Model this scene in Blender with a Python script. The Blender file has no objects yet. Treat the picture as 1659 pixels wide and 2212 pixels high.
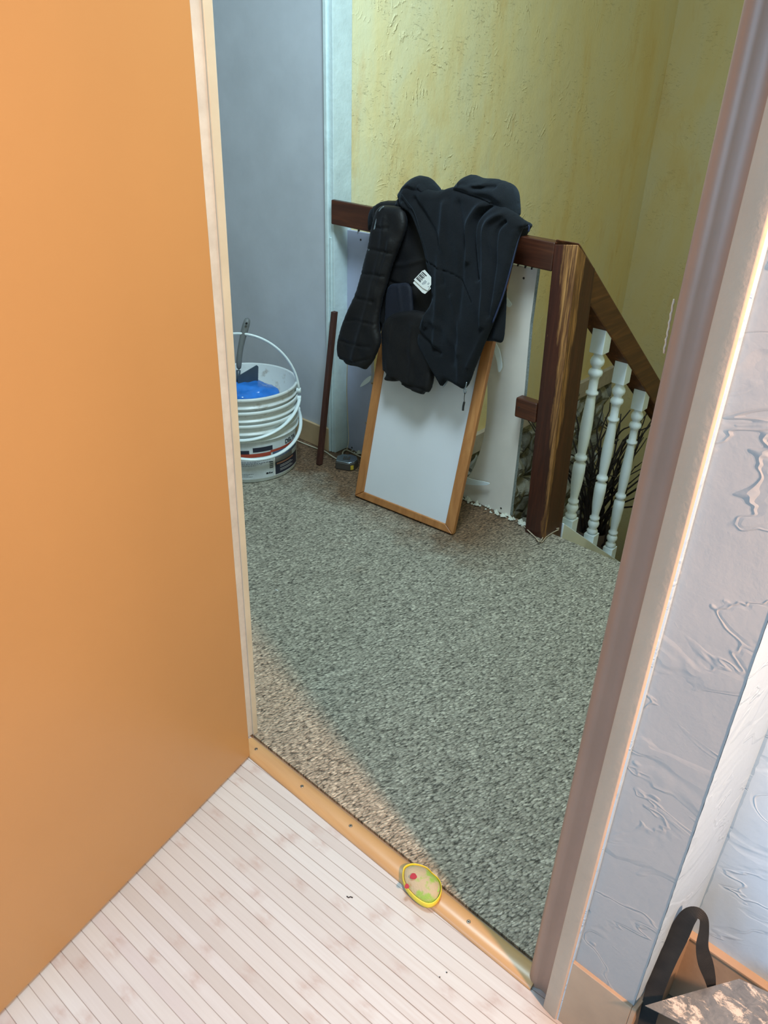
import bpy, bmesh, math, random
import numpy as np
from mathutils import Vector, Matrix
from mathutils.geometry import delaunay_2d_cdt
sc = bpy.context.scene
COL = sc.collection
random.seed(4); rng = np.random.default_rng(4)

# ------------------------------------------------------------------ camera
W_, H_, F_ = 1659., 2212., 1661.
CAMZ = 1.5
yaw, pitch, roll = [math.radians(a) for a in (41.07, 30.12, 1.735)]
fw = np.array([-math.sin(yaw)*math.cos(pitch), math.cos(yaw)*math.cos(pitch), -math.sin(pitch)])
ri = np.array([math.cos(yaw), math.sin(yaw), 0.]); up = np.cross(ri, fw)
r_ = math.cos(roll)*ri+math.sin(roll)*up; u_ = -math.sin(roll)*ri+math.cos(roll)*up
MC = np.array([r_, -u_, fw])
cam = bpy.data.cameras.new('camera'); co = bpy.data.objects.new('camera', cam); COL.objects.link(co)
cam.sensor_fit = 'VERTICAL'; cam.sensor_height = 36; cam.lens = F_/H_*36; cam.clip_start = .02
co.matrix_world = Matrix(((r_[0], u_[0], -fw[0], 0), (r_[1], u_[1], -fw[1], 0), (r_[2], u_[2], -fw[2], CAMZ), (0, 0, 0, 1)))
sc.camera = co

# ------------------------------------------------------------------ light and exposure
sc.view_settings.view_transform = 'Standard'; sc.view_settings.look = 'None'
sc.view_settings.gamma = 1; sc.view_settings.use_curve_mapping = False
sc.view_settings.exposure = 0.0
wd = bpy.data.worlds.new('world'); sc.world = wd; wd.use_nodes = True
bg = wd.node_tree.nodes['Background']; bg.inputs[0].default_value = (.60, .94, 1, 1); bg.inputs[1].default_value = .36
def area(name, loc, target, size, power, col, size_y=None, shape='RECTANGLE'):
    l = bpy.data.lights.new(name, 'AREA'); l.shape = shape; l.size = size; l.size_y = size_y or size
    l.energy = power; l.color = col
    o = bpy.data.objects.new(name, l); COL.objects.link(o); o.location = loc
    o.rotation_euler = (Vector(target)-Vector(loc)).to_track_quat('-Z', 'Y').to_euler(); return o
def point(name, loc, rad, power, col):
    l = bpy.data.lights.new(name, 'POINT'); l.shadow_soft_size = rad; l.energy = power; l.color = col
    o = bpy.data.objects.new(name, l); COL.objects.link(o); o.location = loc; return o
# unseen sources: cool landing light, warm lamp right of the doorway, cool window light
area('unseen_landing_light', (-1.04, 1.38, 2.62), (-1.8, 2.1, 0.3), .50, 48, (.70, .92, 1.0))
point('unseen_room_lamp', (.9, .477, 1.78), .045, 240, (1.0, .52, .30))
area('unseen_window_light', (-.7, -1.7, 1.5), (-.7, .8, .8), 1.3, 36, (.48, .72, 1.0))

# ------------------------------------------------------------------ helpers
def PT(x, y, Y, k=.21, z0=1.0):
    '''point on a plane leaning back like the jacket hangs: depth Y at height z0'''
    d = ray(x, y); t = (Y+k*(CAMZ-z0))/(d[1]-k*d[2]); return np.array([0, 0, CAMZ])+t*d
def ray(x, y): return MC.T @ np.array([(x-W_/2)/F_, (y-H_/2)/F_, 1.])
def PZ(x, y, z=0.):
    d = ray(x, y); return np.array([0, 0, CAMZ])+(z-CAMZ)/d[2]*d
def PX(x, y, X):
    d = ray(x, y); return np.array([0, 0, CAMZ])+X/d[0]*d
def PY(x, y, Y):
    d = ray(x, y); return np.array([0, 0, CAMZ])+Y/d[1]*d
def lin(c): return tuple(((v/255.)/12.92 if v/255. <= .04045 else ((v/255.+.055)/1.055)**2.4) for v in c)+(1,)

class N:
    """small node-tree writer"""
    def __init__(s, name):
        s.m = bpy.data.materials.new(name); s.m.use_nodes = True; s.t = s.m.node_tree
        s.b = s.t.nodes['Principled BSDF']; s.out = s.t.nodes['Material Output']
        s.co = s.new('ShaderNodeTexCoord').outputs['Object']
    def new(s, t, **k):
        n = s.t.nodes.new(t)
        for a, v in k.items(): setattr(n, a, v)
        return n
    def put(s, sock, v):
        if hasattr(v, 'is_output') or isinstance(v, bpy.types.NodeSocket): s.t.links.new(v, sock)
        else: sock.default_value = v
    def map(s, scale=(1, 1, 1), loc=(0, 0, 0), rot=(0, 0, 0), src=None):
        n = s.new('ShaderNodeMapping'); s.t.links.new(src or s.co, n.inputs[0])
        n.inputs['Scale'].default_value = scale; n.inputs['Location'].default_value = loc; n.inputs['Rotation'].default_value = rot
        return n.outputs[0]
    def noise(s, v, scale, detail=4, rough=.5, dist=0.):
        n = s.new('ShaderNodeTexNoise'); s.t.links.new(v, n.inputs['Vector'])
        n.inputs['Scale'].default_value = scale; n.inputs['Detail'].default_value = detail
        n.inputs['Roughness'].default_value = rough; n.inputs['Distortion'].default_value = dist; return n.outputs['Fac']
    def vor(s, v, scale, feature='F1', rnd=1., out='Distance'):
        n = s.new('ShaderNodeTexVoronoi', feature=feature); s.t.links.new(v, n.inputs['Vector'])
        n.inputs['Scale'].default_value = scale; n.inputs['Randomness'].default_value = rnd; return n.outputs[out]
    def math(s, op, a, b=0., c=None, clamp=False):
        n = s.new('ShaderNodeMath', operation=op, use_clamp=clamp)
        s.put(n.inputs[0], a); s.put(n.inputs[1], b)
        if c is not None: s.put(n.inputs[2], c)
        return n.outputs[0]
    def ramp(s, f, stops, interp='LINEAR'):
        n = s.new('ShaderNodeValToRGB'); s.put(n.inputs[0], f); r = n.color_ramp; r.interpolation = interp
        while len(r.elements) < len(stops): r.elements.new(.5)
        for e, (p, c) in zip(r.elements, stops):
            e.position = p; e.color = c if len(c) == 4 else (*c, 1)
        return n.outputs[0]
    def rng(s, f, a, b, c=0., d=1.):
        n = s.new('ShaderNodeMapRange'); s.put(n.inputs[0], f)
        for i, v in enumerate((a, b, c, d)): n.inputs[i+1].default_value = v
        return n.outputs[0]
    def mix(s, f, a, b, mode='MIX'):
        n = s.new('ShaderNodeMix', data_type='RGBA', blend_type=mode); s.put(n.inputs[0], f)
        s.put(n.inputs[6], a); s.put(n.inputs[7], b); return n.outputs[2]
    def sep(s, v):
        n = s.new('ShaderNodeSeparateXYZ'); s.t.links.new(v, n.inputs[0]); return n.outputs
    def comb(s, x, y, z):
        n = s.new('ShaderNodeCombineXYZ')
        for i, v in enumerate((x, y, z)): s.put(n.inputs[i], v)
        return n.outputs[0]
    def bump(s, h, strength=.5, dist=.01, prev=None):
        n = s.new('ShaderNodeBump'); n.inputs['Strength'].default_value = strength; n.inputs['Distance'].default_value = dist
        s.put(n.inputs['Height'], h)
        if prev is not None: s.t.links.new(prev, n.inputs['Normal'])
        return n.outputs[0]
    def fin(s, col, rough=.6, nrm=None, metal=0., spec=.5, **k):
        s.put(s.b.inputs['Base Color'], col); s.put(s.b.inputs['Roughness'], rough)
        s.b.inputs['Metallic'].default_value = metal; s.b.inputs['Specular IOR Level'].default_value = spec
        if nrm is not None: s.t.links.new(nrm, s.b.inputs['Normal'])
        for a, v in k.items(): s.b.inputs[a.replace('_', ' ')].default_value = v
        return s.m

def simple(name, c, rough=.5, metal=0., spec=.5, var=.08, scale=20., bump=0., bscale=60., **k):
    n = N(name); f = n.noise(n.co, scale, 5, .6)
    a = lin(c); d = tuple(v*(1-var*2) for v in a[:3])+(1,); l = tuple(min(1, v*(1+var)) for v in a[:3])+(1,)
    col = n.ramp(f, [(.3, d), (.7, l)])
    nr = n.bump(n.noise(n.co, bscale, 4), bump, .004) if bump else None
    return n.fin(col, rough, nr, metal, spec, **k)

class MB:
    def __init__(s): s.bm = bmesh.new()
    def poly(s, verts, faces):
        vs = [s.bm.verts.new([float(c) for c in v]) for v in verts]
        for f in faces:
            try: s.bm.faces.new([vs[i] for i in f])
            except ValueError: pass
        return s
    def box(s, a, b):
        x0, y0, z0 = a; x1, y1, z1 = b
        return s.hexa([(x0, y0, z0), (x1, y0, z0), (x1, y1, z0), (x0, y1, z0), (x0, y0, z1), (x1, y0, z1), (x1, y1, z1), (x0, y1, z1)])
    def hexa(s, p):
        return s.poly(p, [(0, 3, 2, 1), (4, 5, 6, 7), (0, 1, 5, 4), (1, 2, 6, 5), (2, 3, 7, 6), (3, 0, 4, 7)])
    def prism(s, prof, d):
        """closed profile (3-D points) extruded by the vector d"""
        n = len(prof); d = np.array(d, float)
        v = [np.array(p, float) for p in prof]+[np.array(p, float)+d for p in prof]
        return s.poly(v, [tuple(range(n))[::-1], tuple(range(n, 2*n))]+[(i, (i+1) % n, n+(i+1) % n, n+i) for i in range(n)])
    def tube(s, pts, r, seg=10, cap=True, ry=None, ref=(0, 0, 1)):
        """tube along points; r scalar or list; ry gives a flat (strap) section"""
        pts = [Vector([float(c) for c in p]) for p in pts]; n = len(pts)
        rings = []; prev = None
        for i, p in enumerate(pts):
            t = (pts[min(i+1, n-1)]-pts[max(i-1, 0)]).normalized()
            if prev is None:
                a = Vector(ref); a = (a-t*a.dot(t))
                if a.length < 1e-4: a = t.orthogonal()
            else: a = prev-t*prev.dot(t)
            a.normalize(); prev = a; b = t.cross(a)
            ra = r[i] if hasattr(r, '__len__') else r
            rb = ra if ry is None else (ry[i] if hasattr(ry, '__len__') else ry)
            rings.append([s.bm.verts.new(p+a*math.cos(k*2*math.pi/seg)*ra+b*math.sin(k*2*math.pi/seg)*rb) for k in range(seg)])
        for A, B in zip(rings, rings[1:]):
            for k in range(seg): s.bm.faces.new((A[k], A[(k+1) % seg], B[(k+1) % seg], B[k]))
        if cap: s.bm.faces.new(rings[0][::-1]); s.bm.faces.new(rings[-1])
        return s
    def lathe(s, prof, c=(0, 0, 0), seg=48, closed=False):
        rings = []
        for r, z in prof:
            if r < 1e-5: rings.append([s.bm.verts.new((c[0], c[1], c[2]+z))]*seg)
            else: rings.append([s.bm.verts.new((c[0]+r*math.cos(k*2*math.pi/seg), c[1]+r*math.sin(k*2*math.pi/seg), c[2]+z)) for k in range(seg)])
        pairs = list(zip(rings, rings[1:]))+([(rings[-1], rings[0])] if closed else [])
        for A, B in pairs:
            for k in range(seg):
                q = []
                for v in (A[k], A[(k+1) % seg], B[(k+1) % seg], B[k]):
                    if v not in q: q.append(v)
                if len(q) > 2:
                    try: s.bm.faces.new(q)
                    except ValueError: pass
        return s
    def build(s, name, mat, parent=None, smooth=False, bevel=0, bseg=2, subd=0, bangle=40):
        bmesh.ops.recalc_face_normals(s.bm, faces=s.bm.faces)
        off = Vector((0, 0, 0)); p = parent
        while p is not None: off += p.location; p = p.parent
        if off.length: bmesh.ops.translate(s.bm, verts=s.bm.verts, vec=-off)
        me = bpy.data.meshes.new(name); s.bm.to_mesh(me); s.bm.free()
        if smooth:
            me.polygons.foreach_set('use_smooth', [True]*len(me.polygons))
        o = bpy.data.objects.new(name, me); COL.objects.link(o); o.parent = parent
        me.materials.append(mat)
        if bevel:
            b = o.modifiers.new('bevel', 'BEVEL'); b.width = bevel; b.segments = bseg; b.limit_method = 'ANGLE'; b.angle_limit = math.radians(bangle)
            me.polygons.foreach_set('use_smooth', [True]*len(me.polygons)); b.harden_normals = True
        if subd:
            b = o.modifiers.new('subdivision', 'SUBSURF'); b.levels = b.render_levels = subd
        return o
def tag(o, label=None, cat=None, group=None, kind=None):
    if label: o['label'] = label
    if cat: o['category'] = cat
    if group: o['group'] = group
    if kind: o['kind'] = kind
    return o
def thing(name, label, cat, loc=(0, 0, 0), group=None):
    o = bpy.data.objects.new(name, None); COL.objects.link(o); o.location = [float(v) for v in loc]; o.empty_display_size = .05
    return tag(o, label, cat, group)
def struct(o, label=None): o['kind'] = 'structure'; return o
def text(name, body, size, origin, xdir, ydir, mat, parent, ext=.0006, bold=False):
    """lettering as real mesh, laid out on a plane"""
    c = bpy.data.curves.new(name, 'FONT'); c.body = body; c.size = size; c.extrude = 0
    if bold: c.offset = size*.02
    t = bpy.data.objects.new('tmp', c); COL.objects.link(t)
    bpy.context.view_layer.update()
    me = bpy.data.meshes.new_from_object(t.evaluated_get(bpy.context.evaluated_depsgraph_get())); bpy.data.objects.remove(t)
    return me
def crom(pts, n=6, closed=True):
    p = np.array(pts, float); L = len(p); out = []
    for i in range(L if closed else L-1):
        a, b, c, d = (p[(i-1) % L], p[i], p[(i+1) % L], p[(i+2) % L]) if closed else (p[max(i-1, 0)], p[i], p[i+1], p[min(i+2, L-1)])
        for k in range(n):
            t = k/n; out.append(.5*((2*b)+(-a+c)*t+(2*a-5*b+4*c-d)*t*t+(-a+3*b-3*c+d)*t**3))
    if not closed: out.append(p[-1])
    return np.array(out)
def segd(P, L):
    """distance of points P (n,2) to polyline L (m,2)"""
    best = np.full(len(P), 1e9)
    for a, b in zip(L[:-1], L[1:]):
        d = b-a; t = np.clip(((P-a)@d)/max(d@d, 1e-12), 0, 1)
        best = np.minimum(best, np.linalg.norm(P-(a+t[:, None]*d), axis=1))
    return best
def inside(P, poly):
    x, y = P[:, 0], P[:, 1]; r = np.zeros(len(P), bool); n = len(poly)
    for i in range(n):
        x1, y1 = poly[i]; x2, y2 = poly[(i+1) % n]
        c = ((y1 > y) != (y2 > y)) & (x < (x2-x1)*(y-y1)/((y2-y1) or 1e-9)+x1); r ^= c
    return r
def cloth(name, outline_px, Y, T, w, mat, parent, folds=(), res=.006, sm=4, back=1., k=.21, noise=.0):
    """a puffed cloth panel: outline measured at depth Y, thickness 2T rounding off over width w; folds are (points, amplitude, width)"""
    q = crom(outline_px, sm); xz = np.array([PT(x, y, Y, k)[[0, 2]] for x, y in q])
    # drop near-duplicate points
    keep = [0]
    for i in range(1, len(xz)):
        if np.linalg.norm(xz[i]-xz[keep[-1]]) > res*.45: keep.append(i)
    xz = xz[keep]
    lo, hi = xz.min(0), xz.max(0)
    gx, gz = np.meshgrid(np.arange(lo[0], hi[0], res), np.arange(lo[1], hi[1], res*.87)); gx[1::2] += res/2
    G = np.stack([gx.ravel(), gz.ravel()], 1); G = G[inside(G, xz)]
    cl = np.vstack([xz, xz[:1]]); d = segd(G, cl); G = G[d > res*.55]
    pts = [Vector((float(a), float(b))) for a, b in np.vstack([xz, G])]
    nb = len(xz)
    v, e, f, *_ = delaunay_2d_cdt(pts, [(i, (i+1) % nb) for i in range(nb)], [], 1, 1e-6)
    V = np.array([(p.x, p.y) for p in v]); d = segd(V, cl); edge = d < 1e-5
    h = np.sqrt(np.clip(1-(1-np.clip(d/w, 0, 1))**2, 0, 1))
    hf = h*T; fade = np.clip(d/(w*.6), 0, 1)
    for pl, amp, ww in folds:
        L = np.array([PT(x, y, Y, k)[[0, 2]] for x, y in crom(pl, 5, False)])
        hf = hf+amp*np.exp(-(segd(V, L)/ww)**2)*(np.clip(d/.012, 0, 1) if amp < 0 else fade)
    if noise:
        hf = hf+noise*fade*(np.sin(V[:, 0]*41+3*np.sin(V[:, 1]*13))*.5+np.sin(V[:, 0]*83+V[:, 1]*29+2*np.sin(V[:, 1]*31))*.3+np.sin(V[:, 1]*67+V[:, 0]*21)*.25)
    yt = Y+k*(V[:, 1]-1.0)
    m = MB(); fr = [m.bm.verts.new((V[i, 0], yt[i]-hf[i], V[i, 1])) for i in range(len(V))]
    bk = [fr[i] if edge[i] else m.bm.verts.new((V[i, 0], yt[i]+h[i]*T*back, V[i, 1])) for i in range(len(V))]
    for t in f:
        m.bm.faces.new([fr[i] for i in t])
        try: m.bm.faces.new([bk[i] for i in t][::-1])
        except ValueError: pass
    return m.build(name, mat, parent, smooth=True)

# ------------------------------------------------------------------ materials
def m_carpet():
    n = N('sisal_weave')
    warp = n.new('ShaderNodeTexNoise'); n.t.links.new(n.co, warp.inputs[0]); warp.inputs['Scale'].default_value = 22; warp.inputs['Detail'].default_value = 3
    vm = n.new('ShaderNodeVectorMath', operation='MULTIPLY_ADD'); n.t.links.new(warp.outputs['Color'], vm.inputs[0])
    vm.inputs[1].default_value = (.009, .009, 0); n.t.links.new(n.co, vm.inputs[2])
    v = n.map((240, 98, 1), src=n.map((1, 1, 1), rot=(0, 0, math.radians(19)), src=vm.outputs[0]))
    d = n.vor(v, 1, 'F1', .85); c = n.vor(v, 1, 'F1', .85, 'Color')
    nz = n.noise(v, 1.1, 3, .6)
    fib = n.noise(n.map((5, 1, 1), src=v), 1, 3)
    h = n.math('SUBTRACT', 1, n.math('POWER', d, 1.6))
    h = n.math('ADD', h, n.math('MULTIPLY', nz, 1.1)); h = n.math('ADD', h, n.math('MULTIPLY', fib, .25))
    base = n.ramp(n.sep(c)[1], [(0, lin((142, 136, 122))), (.5, lin((167, 161, 146))), (.85, lin((188, 181, 164))), (1, lin((216, 209, 190)))])
    big = n.noise(n.co, 2.2, 4, .6)
    base = n.mix(n.rng(big, .35, .7, 0, .22), base, lin((128, 124, 110)))
    # brown shade along the railing and round the bucket, painted into the colour
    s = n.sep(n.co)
    dirt = n.math('ADD', n.rng(s[1], 1.76, 2.06, 0, 1), n.math('MULTIPLY', n.math('SUBTRACT', n.noise(n.co, 7, 5, .65), .5), 1.6))  # dirt: mask of the painted brown shade
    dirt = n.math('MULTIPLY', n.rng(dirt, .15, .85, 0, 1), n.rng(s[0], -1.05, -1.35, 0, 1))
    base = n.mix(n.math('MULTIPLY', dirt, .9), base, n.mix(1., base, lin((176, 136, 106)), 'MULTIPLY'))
    loop_shade = n.rng(n.math('ADD', n.math('MULTIPLY', d, .8), n.math('MULTIPLY', n.math('SUBTRACT', .5, nz), .9)), .38, .72, 1, .22)  # shade in the gaps between loops, painted into the colour
    col = n.mix(1., base, n.comb(loop_shade, loop_shade, loop_shade), 'MULTIPLY')
    return n.fin(col, .75, n.bump(h, .85, .0042), spec=.35)
def m_planks():
    n = N('bamboo_laminate')
    v = n.map((1, 1, 1), rot=(0, 0, math.radians(-2.4))); s = n.sep(v)
    y = n.math('MULTIPLY', s[1], 1/.0242); k = n.math('FLOOR', y); fr = n.math('SUBTRACT', y, k)
    wn = n.new('ShaderNodeTexWhiteNoise', noise_dimensions='1D'); n.put(wn.inputs['W'], k)
    tone = n.ramp(wn.outputs['Value'], [(0, lin((222, 206, 192))), (.35, lin((233, 219, 206))), (.7, lin((240, 229, 216))), (1, lin((229, 212, 202)))])
    x = n.math('ADD', s[0], n.math('MULTIPLY', wn.outputs['Value'], 7.3))
    gr = n.noise(n.comb(n.math('MULTIPLY', x, 6), n.math('MULTIPLY', s[1], 160), k), 1, 4, .6)
    tone = n.mix(n.rng(gr, .3, .75, 0, .25), tone, lin((206, 186, 172)))
    # bamboo knots: pinkish-brown smudges at intervals along each strip
    xx = n.math('MULTIPLY', x, 1/.27); kk = n.math('FRACT', xx)
    kn = n.math('ABSOLUTE', n.math('SUBTRACT', kk, .5))
    kn = n.math('MULTIPLY', n.rng(kn, 0, .10, 1, 0), n.rng(n.noise(n.comb(n.math('MULTIPLY', x, 40), n.math('MULTIPLY', s[1], 90), k), 1, 3), .3, .62, 0, 1))
    tone = n.mix(n.math('MULTIPLY', kn, .5), tone, lin((198, 158, 140)))
    gap = n.math('MINIMUM', fr, n.math('SUBTRACT', 1, fr)); line = n.rng(gap, .012, .042, 1, 0)
    lw = n.rng(n.noise(n.comb(n.math('MULTIPLY', s[0], 3), k, 0), 1, 2), .3, .7, .25, .85)
    tone = n.mix(n.math('MULTIPLY', line, lw), tone, lin((120, 84, 62)))
    tone = n.mix(1., tone, (.62, .74, .87, 1), 'MULTIPLY')
    h = n.math('ADD', n.rng(gap, 0, .05, 0, 1), n.math('MULTIPLY', gr, .12))
    return n.fin(tone, n.rng(gr, .3, .7, .34, .5), n.bump(h, .35, .0012), spec=.45)
def m_yellow(name='ochre_trowelled_plaster', mul=(1.06, 1.08, 1.16, 1)):
    n = N(name); s = n.sep(n.co)
    v = n.map((1, 1, .38))
    f = n.noise(v, 3.2, 6, .62, .6); g = n.noise(n.map((1, 1, .3), loc=(4, 2, 1)), 9, 6, .7)
    col = n.ramp(f, [(.28, lin((232, 205, 138))), (.45, lin((237, 222, 166))), (.62, lin((232, 226, 184))), (.8, lin((226, 222, 190)))])
    col = n.mix(n.rng(g, .55, .8, 0, .55), col, lin((214, 168, 92)))
    # colour turns darker and more golden towards the far end of the stair well
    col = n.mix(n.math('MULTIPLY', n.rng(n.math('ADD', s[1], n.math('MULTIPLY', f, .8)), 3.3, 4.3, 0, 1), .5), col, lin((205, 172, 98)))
    col = n.mix(1., col, mul, 'MULTIPLY')
    d = n.vor(n.map((1, 1, 1), loc=(.3, .2, .1)), 2.6, 'F1')
    dw = n.math('ADD', d, n.math('MULTIPLY', n.noise(n.co, 9, 4, .6), .16))
    arc = n.math('POWER', n.math('ABSOLUTE', n.math('SINE', n.math('MULTIPLY', dw, 62))), 10.)
    mask = n.math('MULTIPLY', n.rng(n.noise(n.co, 16, 4, .7), .54, .62, 0, 1), n.rng(n.noise(n.co, 3.5, 3), .45, .58, 0, 1))
    bits = n.rng(n.noise(n.map((1, 1, 2.8)), 34, 5, .65, .9), .60, .66, 0, 1)
    bits = n.math('MULTIPLY', bits, n.rng(n.noise(n.map((1, 1, 1), loc=(5, 5, 5)), 4.5, 4), .47, .62, 0, 1))
    h = n.math('ADD', n.math('MULTIPLY', n.math('MULTIPLY', arc, mask), .45), n.math('MULTIPLY', bits, .8))
    h = n.math('ADD', h, n.math('MULTIPLY', n.noise(n.co, 7, 7, .62), .9))
    near = n.rng(s[1], 3.6, 4.4, 1, .25)
    h = n.math('MULTIPLY', h, near)
    return n.fin(col, .8, n.bump(h, .6, .014), spec=.25)
def m_stroke(name, c, c2, amt=1., seed=0.):
    """painted plaster with raised trowel ridges"""
    n = N(name); v = n.map((1, 1, 1), loc=(seed, seed*.7, seed*.3))
    a = n.noise(n.map((1, 1, 1.6), loc=(seed, 0, seed)), 6.5, 3, .5, .7)
    rid = n.math('SUBTRACT', 1, n.rng(n.math('ABSOLUTE', n.math('SUBTRACT', a, .52)), 0, .014, 0, 1))
    m = n.rng(n.noise(v, 9, 2), .46, .60, 0, 1)
    h = n.math('ADD', n.math('MULTIPLY', n.math('MULTIPLY', rid, m), 1.), n.math('MULTIPLY', n.noise(v, 16, 5, .6), .8))
    h = n.math('ADD', h, n.math('MULTIPLY', n.rng(a, .5, .56, 0, 1), .6))
    col = n.mix(n.rng(n.noise(v, 3, 4), .35, .7, 0, 1), lin(c), lin(c2))
    return n.fin(col, .55, n.bump(h, .45*amt, .006), spec=.4)
def m_wood(name, c1, c2, c3, axis=2, scale=1., rough=.5, spec=.5, wear=None, bump=.2):
    n = N(name)
    sc_ = [34*scale]*3; sc_[axis] = 2.2*scale
    g = n.noise(n.map(tuple(sc_)), 1, 6, .6, 1.2); fine = n.noise(n.map(tuple(v*6 for v in sc_)), 1, 3)
    col = n.ramp(g, [(.25, lin(c1)), (.5, lin(c2)), (.75, lin(c3))])
    col = n.mix(n.rng(fine, .35, .7, 0, .25), col, lin(c1))
    ro = rough
    if wear is not None: col, ro = wear(n, col, g, fine, rough)
    return n.fin(col, ro, n.bump(g, bump, .003), spec=spec)
def m_newel():
    def wear(n, col, g, fine, rough):
        s = n.sep(n.co)   # local to the railing's base (the post's front right arris at x=0)
        xx = n.math('ADD', s[0], n.math('MULTIPLY', s[2], .03))
        dist = n.math('ADD', n.math('MULTIPLY', xx, -1), n.math('MULTIPLY', s[1], .85))
        wob = n.math('MULTIPLY', n.math('SUBTRACT', n.noise(n.map((14, 14, 3)), 1, 5, .65), .5), .085)
        w = n.rng(s[2], .15, 1.05, .002, .036)
        m = n.rng(n.math('SUBTRACT', n.math('ADD', dist, wob), w), 0, .010, 1, 0)
        streak = n.rng(n.noise(n.map((170, 170, 7)), 1, 4, .6), .36, .56, 0, 1)
        m = n.math('MULTIPLY', m, n.math('MAXIMUM', streak, .25))
        m = n.math('MULTIPLY', m, n.rng(n.noise(n.map((60, 60, 2.5), loc=(3, 1, 0)), 1, 3), .30, .42, .35, 1))
        bare = n.ramp(n.noise(n.map((120, 120, 6)), 1, 5, .7), [(.3, lin((104, 64, 32))), (.55, lin((168, 118, 66))), (.8, lin((196, 146, 86)))])
        chips = n.rng(n.noise(n.map((60, 60, 26)), 1, 4, .7), .70, .73, 0, .8)
        col = n.mix(chips, n.mix(m, col, bare), lin((150, 96, 60)))
        return col, n.rng(m, 0, 1, rough, .75)
    return m_wood('dark_varnished_post', (46, 24, 20), (66, 33, 25), (90, 46, 30), 2, 1., .32, .5, wear)

M = {}
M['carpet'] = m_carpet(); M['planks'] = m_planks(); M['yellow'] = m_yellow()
M['grey_wall'] = simple('grey_blue_paint', (194, 200, 210), .7, var=.05, scale=4, bump=.12, bscale=40, spec=.3)
M['lilac'] = m_stroke('lilac_grey_plaster', (156, 166, 172), (168, 176, 180), .85, 2.)
M['paleblue'] = m_stroke('pale_blue_plaster', (186, 214, 236), (178, 208, 232), .75, 7.)
M['filler'] = m_stroke('white_filler', (156, 188, 212), (164, 194, 218), .8, 4.)
M['white_paint'] = simple('old_white_gloss', (208, 226, 230), .4, var=.06, scale=14, bump=.35, bscale=70)
M['cream_paint'] = simple('cream_gloss', (184, 194, 186), .35, var=.05, scale=9, bump=.12, bscale=30)
M['mauve'] = simple('mauve_paint', (154, 126, 110), .38, var=.05, scale=5, bump=.10, bscale=30)
M['beige_paint'] = simple('beige_paint', (190, 174, 156), .45, var=.05, scale=6, bump=.2, bscale=90)
M['orange'] = simple('orange_lacquer', (170, 138, 92), .36, var=.02, scale=2, spec=.45)
M['baseboard'] = simple('beige_skirting', (200, 172, 134), .5, var=.07, scale=8, bump=.15)
M['tile'] = simple('beige_tile', (176, 158, 136), .4, var=.08, scale=6, bump=.15)
M['stone'] = None
M['white_lacquer'] = simple('white_lacquer', (228, 238, 246), .3, var=.03, scale=12)
M['panel'] = simple('panel_white', (222, 214, 204), .45, var=.04, scale=6, bump=.05)
M['panel_edge'] = simple('raw_edge_grey', (186, 198, 200), .7, var=.2, scale=160)
M['panel_grey'] = simple('panel_grey_blue', (176, 182, 208), .5, var=.04, scale=6)
M['banding'] = simple('edge_band_white', (228, 238, 242), .25, var=.02)
M['dark_wood'] = m_wood('dark_varnished_rail', (48, 25, 18), (72, 38, 25), (100, 54, 32), 0, 1., .35)
M['hand_wood'] = m_wood('worn_brown_handrail', (58, 32, 18), (92, 54, 30), (128, 80, 44), 1, .8, .4)
M['newel'] = m_newel()
M['stick'] = m_wood('brown_stick', (52, 28, 22), (70, 38, 30), (84, 48, 38), 2, 1., .6)
M['frame_wood'] = m_wood('honey_beech', (150, 96, 54), (178, 118, 68), (196, 138, 84), 2, .6, .42)
M['board'] = simple('white_board', (220, 222, 230), .35, var=.02, scale=3)
M['steel'] = simple('screw_steel', (150, 140, 128), .35, metal=.9, var=.15)
M['dark_hole'] = simple('screw_dark', (48, 40, 36), .6)
M['threshold'] = m_wood('oak_threshold', (166, 132, 92), (186, 154, 110), (202, 174, 132), 0, .35, .33, .55, None, .05)
M['plastic'] = None
M['black_fleece'] = None
M['twig'] = simple('twig_dark', (40, 30, 24), .8)
M['strap'] = None

def m_fabric(name, c, c2, sc_, bmp, rough=.9, sheen=.3):
    n = N(name); f = n.noise(n.co, 7, 4, .6)
    col = n.mix(n.rng(f, .35, .65), lin(c), lin(c2))
    h = n.math('ADD', n.noise(n.co, sc_, 3, .6), n.math('MULTIPLY', n.noise(n.co, 60, 3), .8))
    m = n.fin(col, rough, n.bump(h, bmp, .003), spec=.25)
    n.b.inputs['Sheen Weight'].default_value = sheen; n.b.inputs['Sheen Roughness'].default_value = .5
    n.b.inputs['Sheen Tint'].default_value = (.5, .7, 1, 1)
    return m
M['fleece'] = m_fabric('navy_black_fleece', (15, 17, 22), (11, 12, 15), 420, .5, .95, .07)
M['hood'] = m_fabric('charcoal_fleece_hood', (19, 22, 27), (14, 16, 20), 380, .6, .95, .10)
M['lining'] = m_fabric('padded_lining', (22, 19, 19), (15, 14, 17), 160, .25, .55, .03)
M['pocketing'] = m_fabric('navy_pocket_cloth', (24, 26, 38), (19, 20, 30), 300, .2, .7, .05)
M['piping_grey'] = simple('grey_piping', (112, 124, 132), .6)
M['piping_blue'] = simple('blue_piping', (22, 32, 62), .6)
M['black_cord'] = simple('black_cord', (22, 22, 24), .5)

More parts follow.
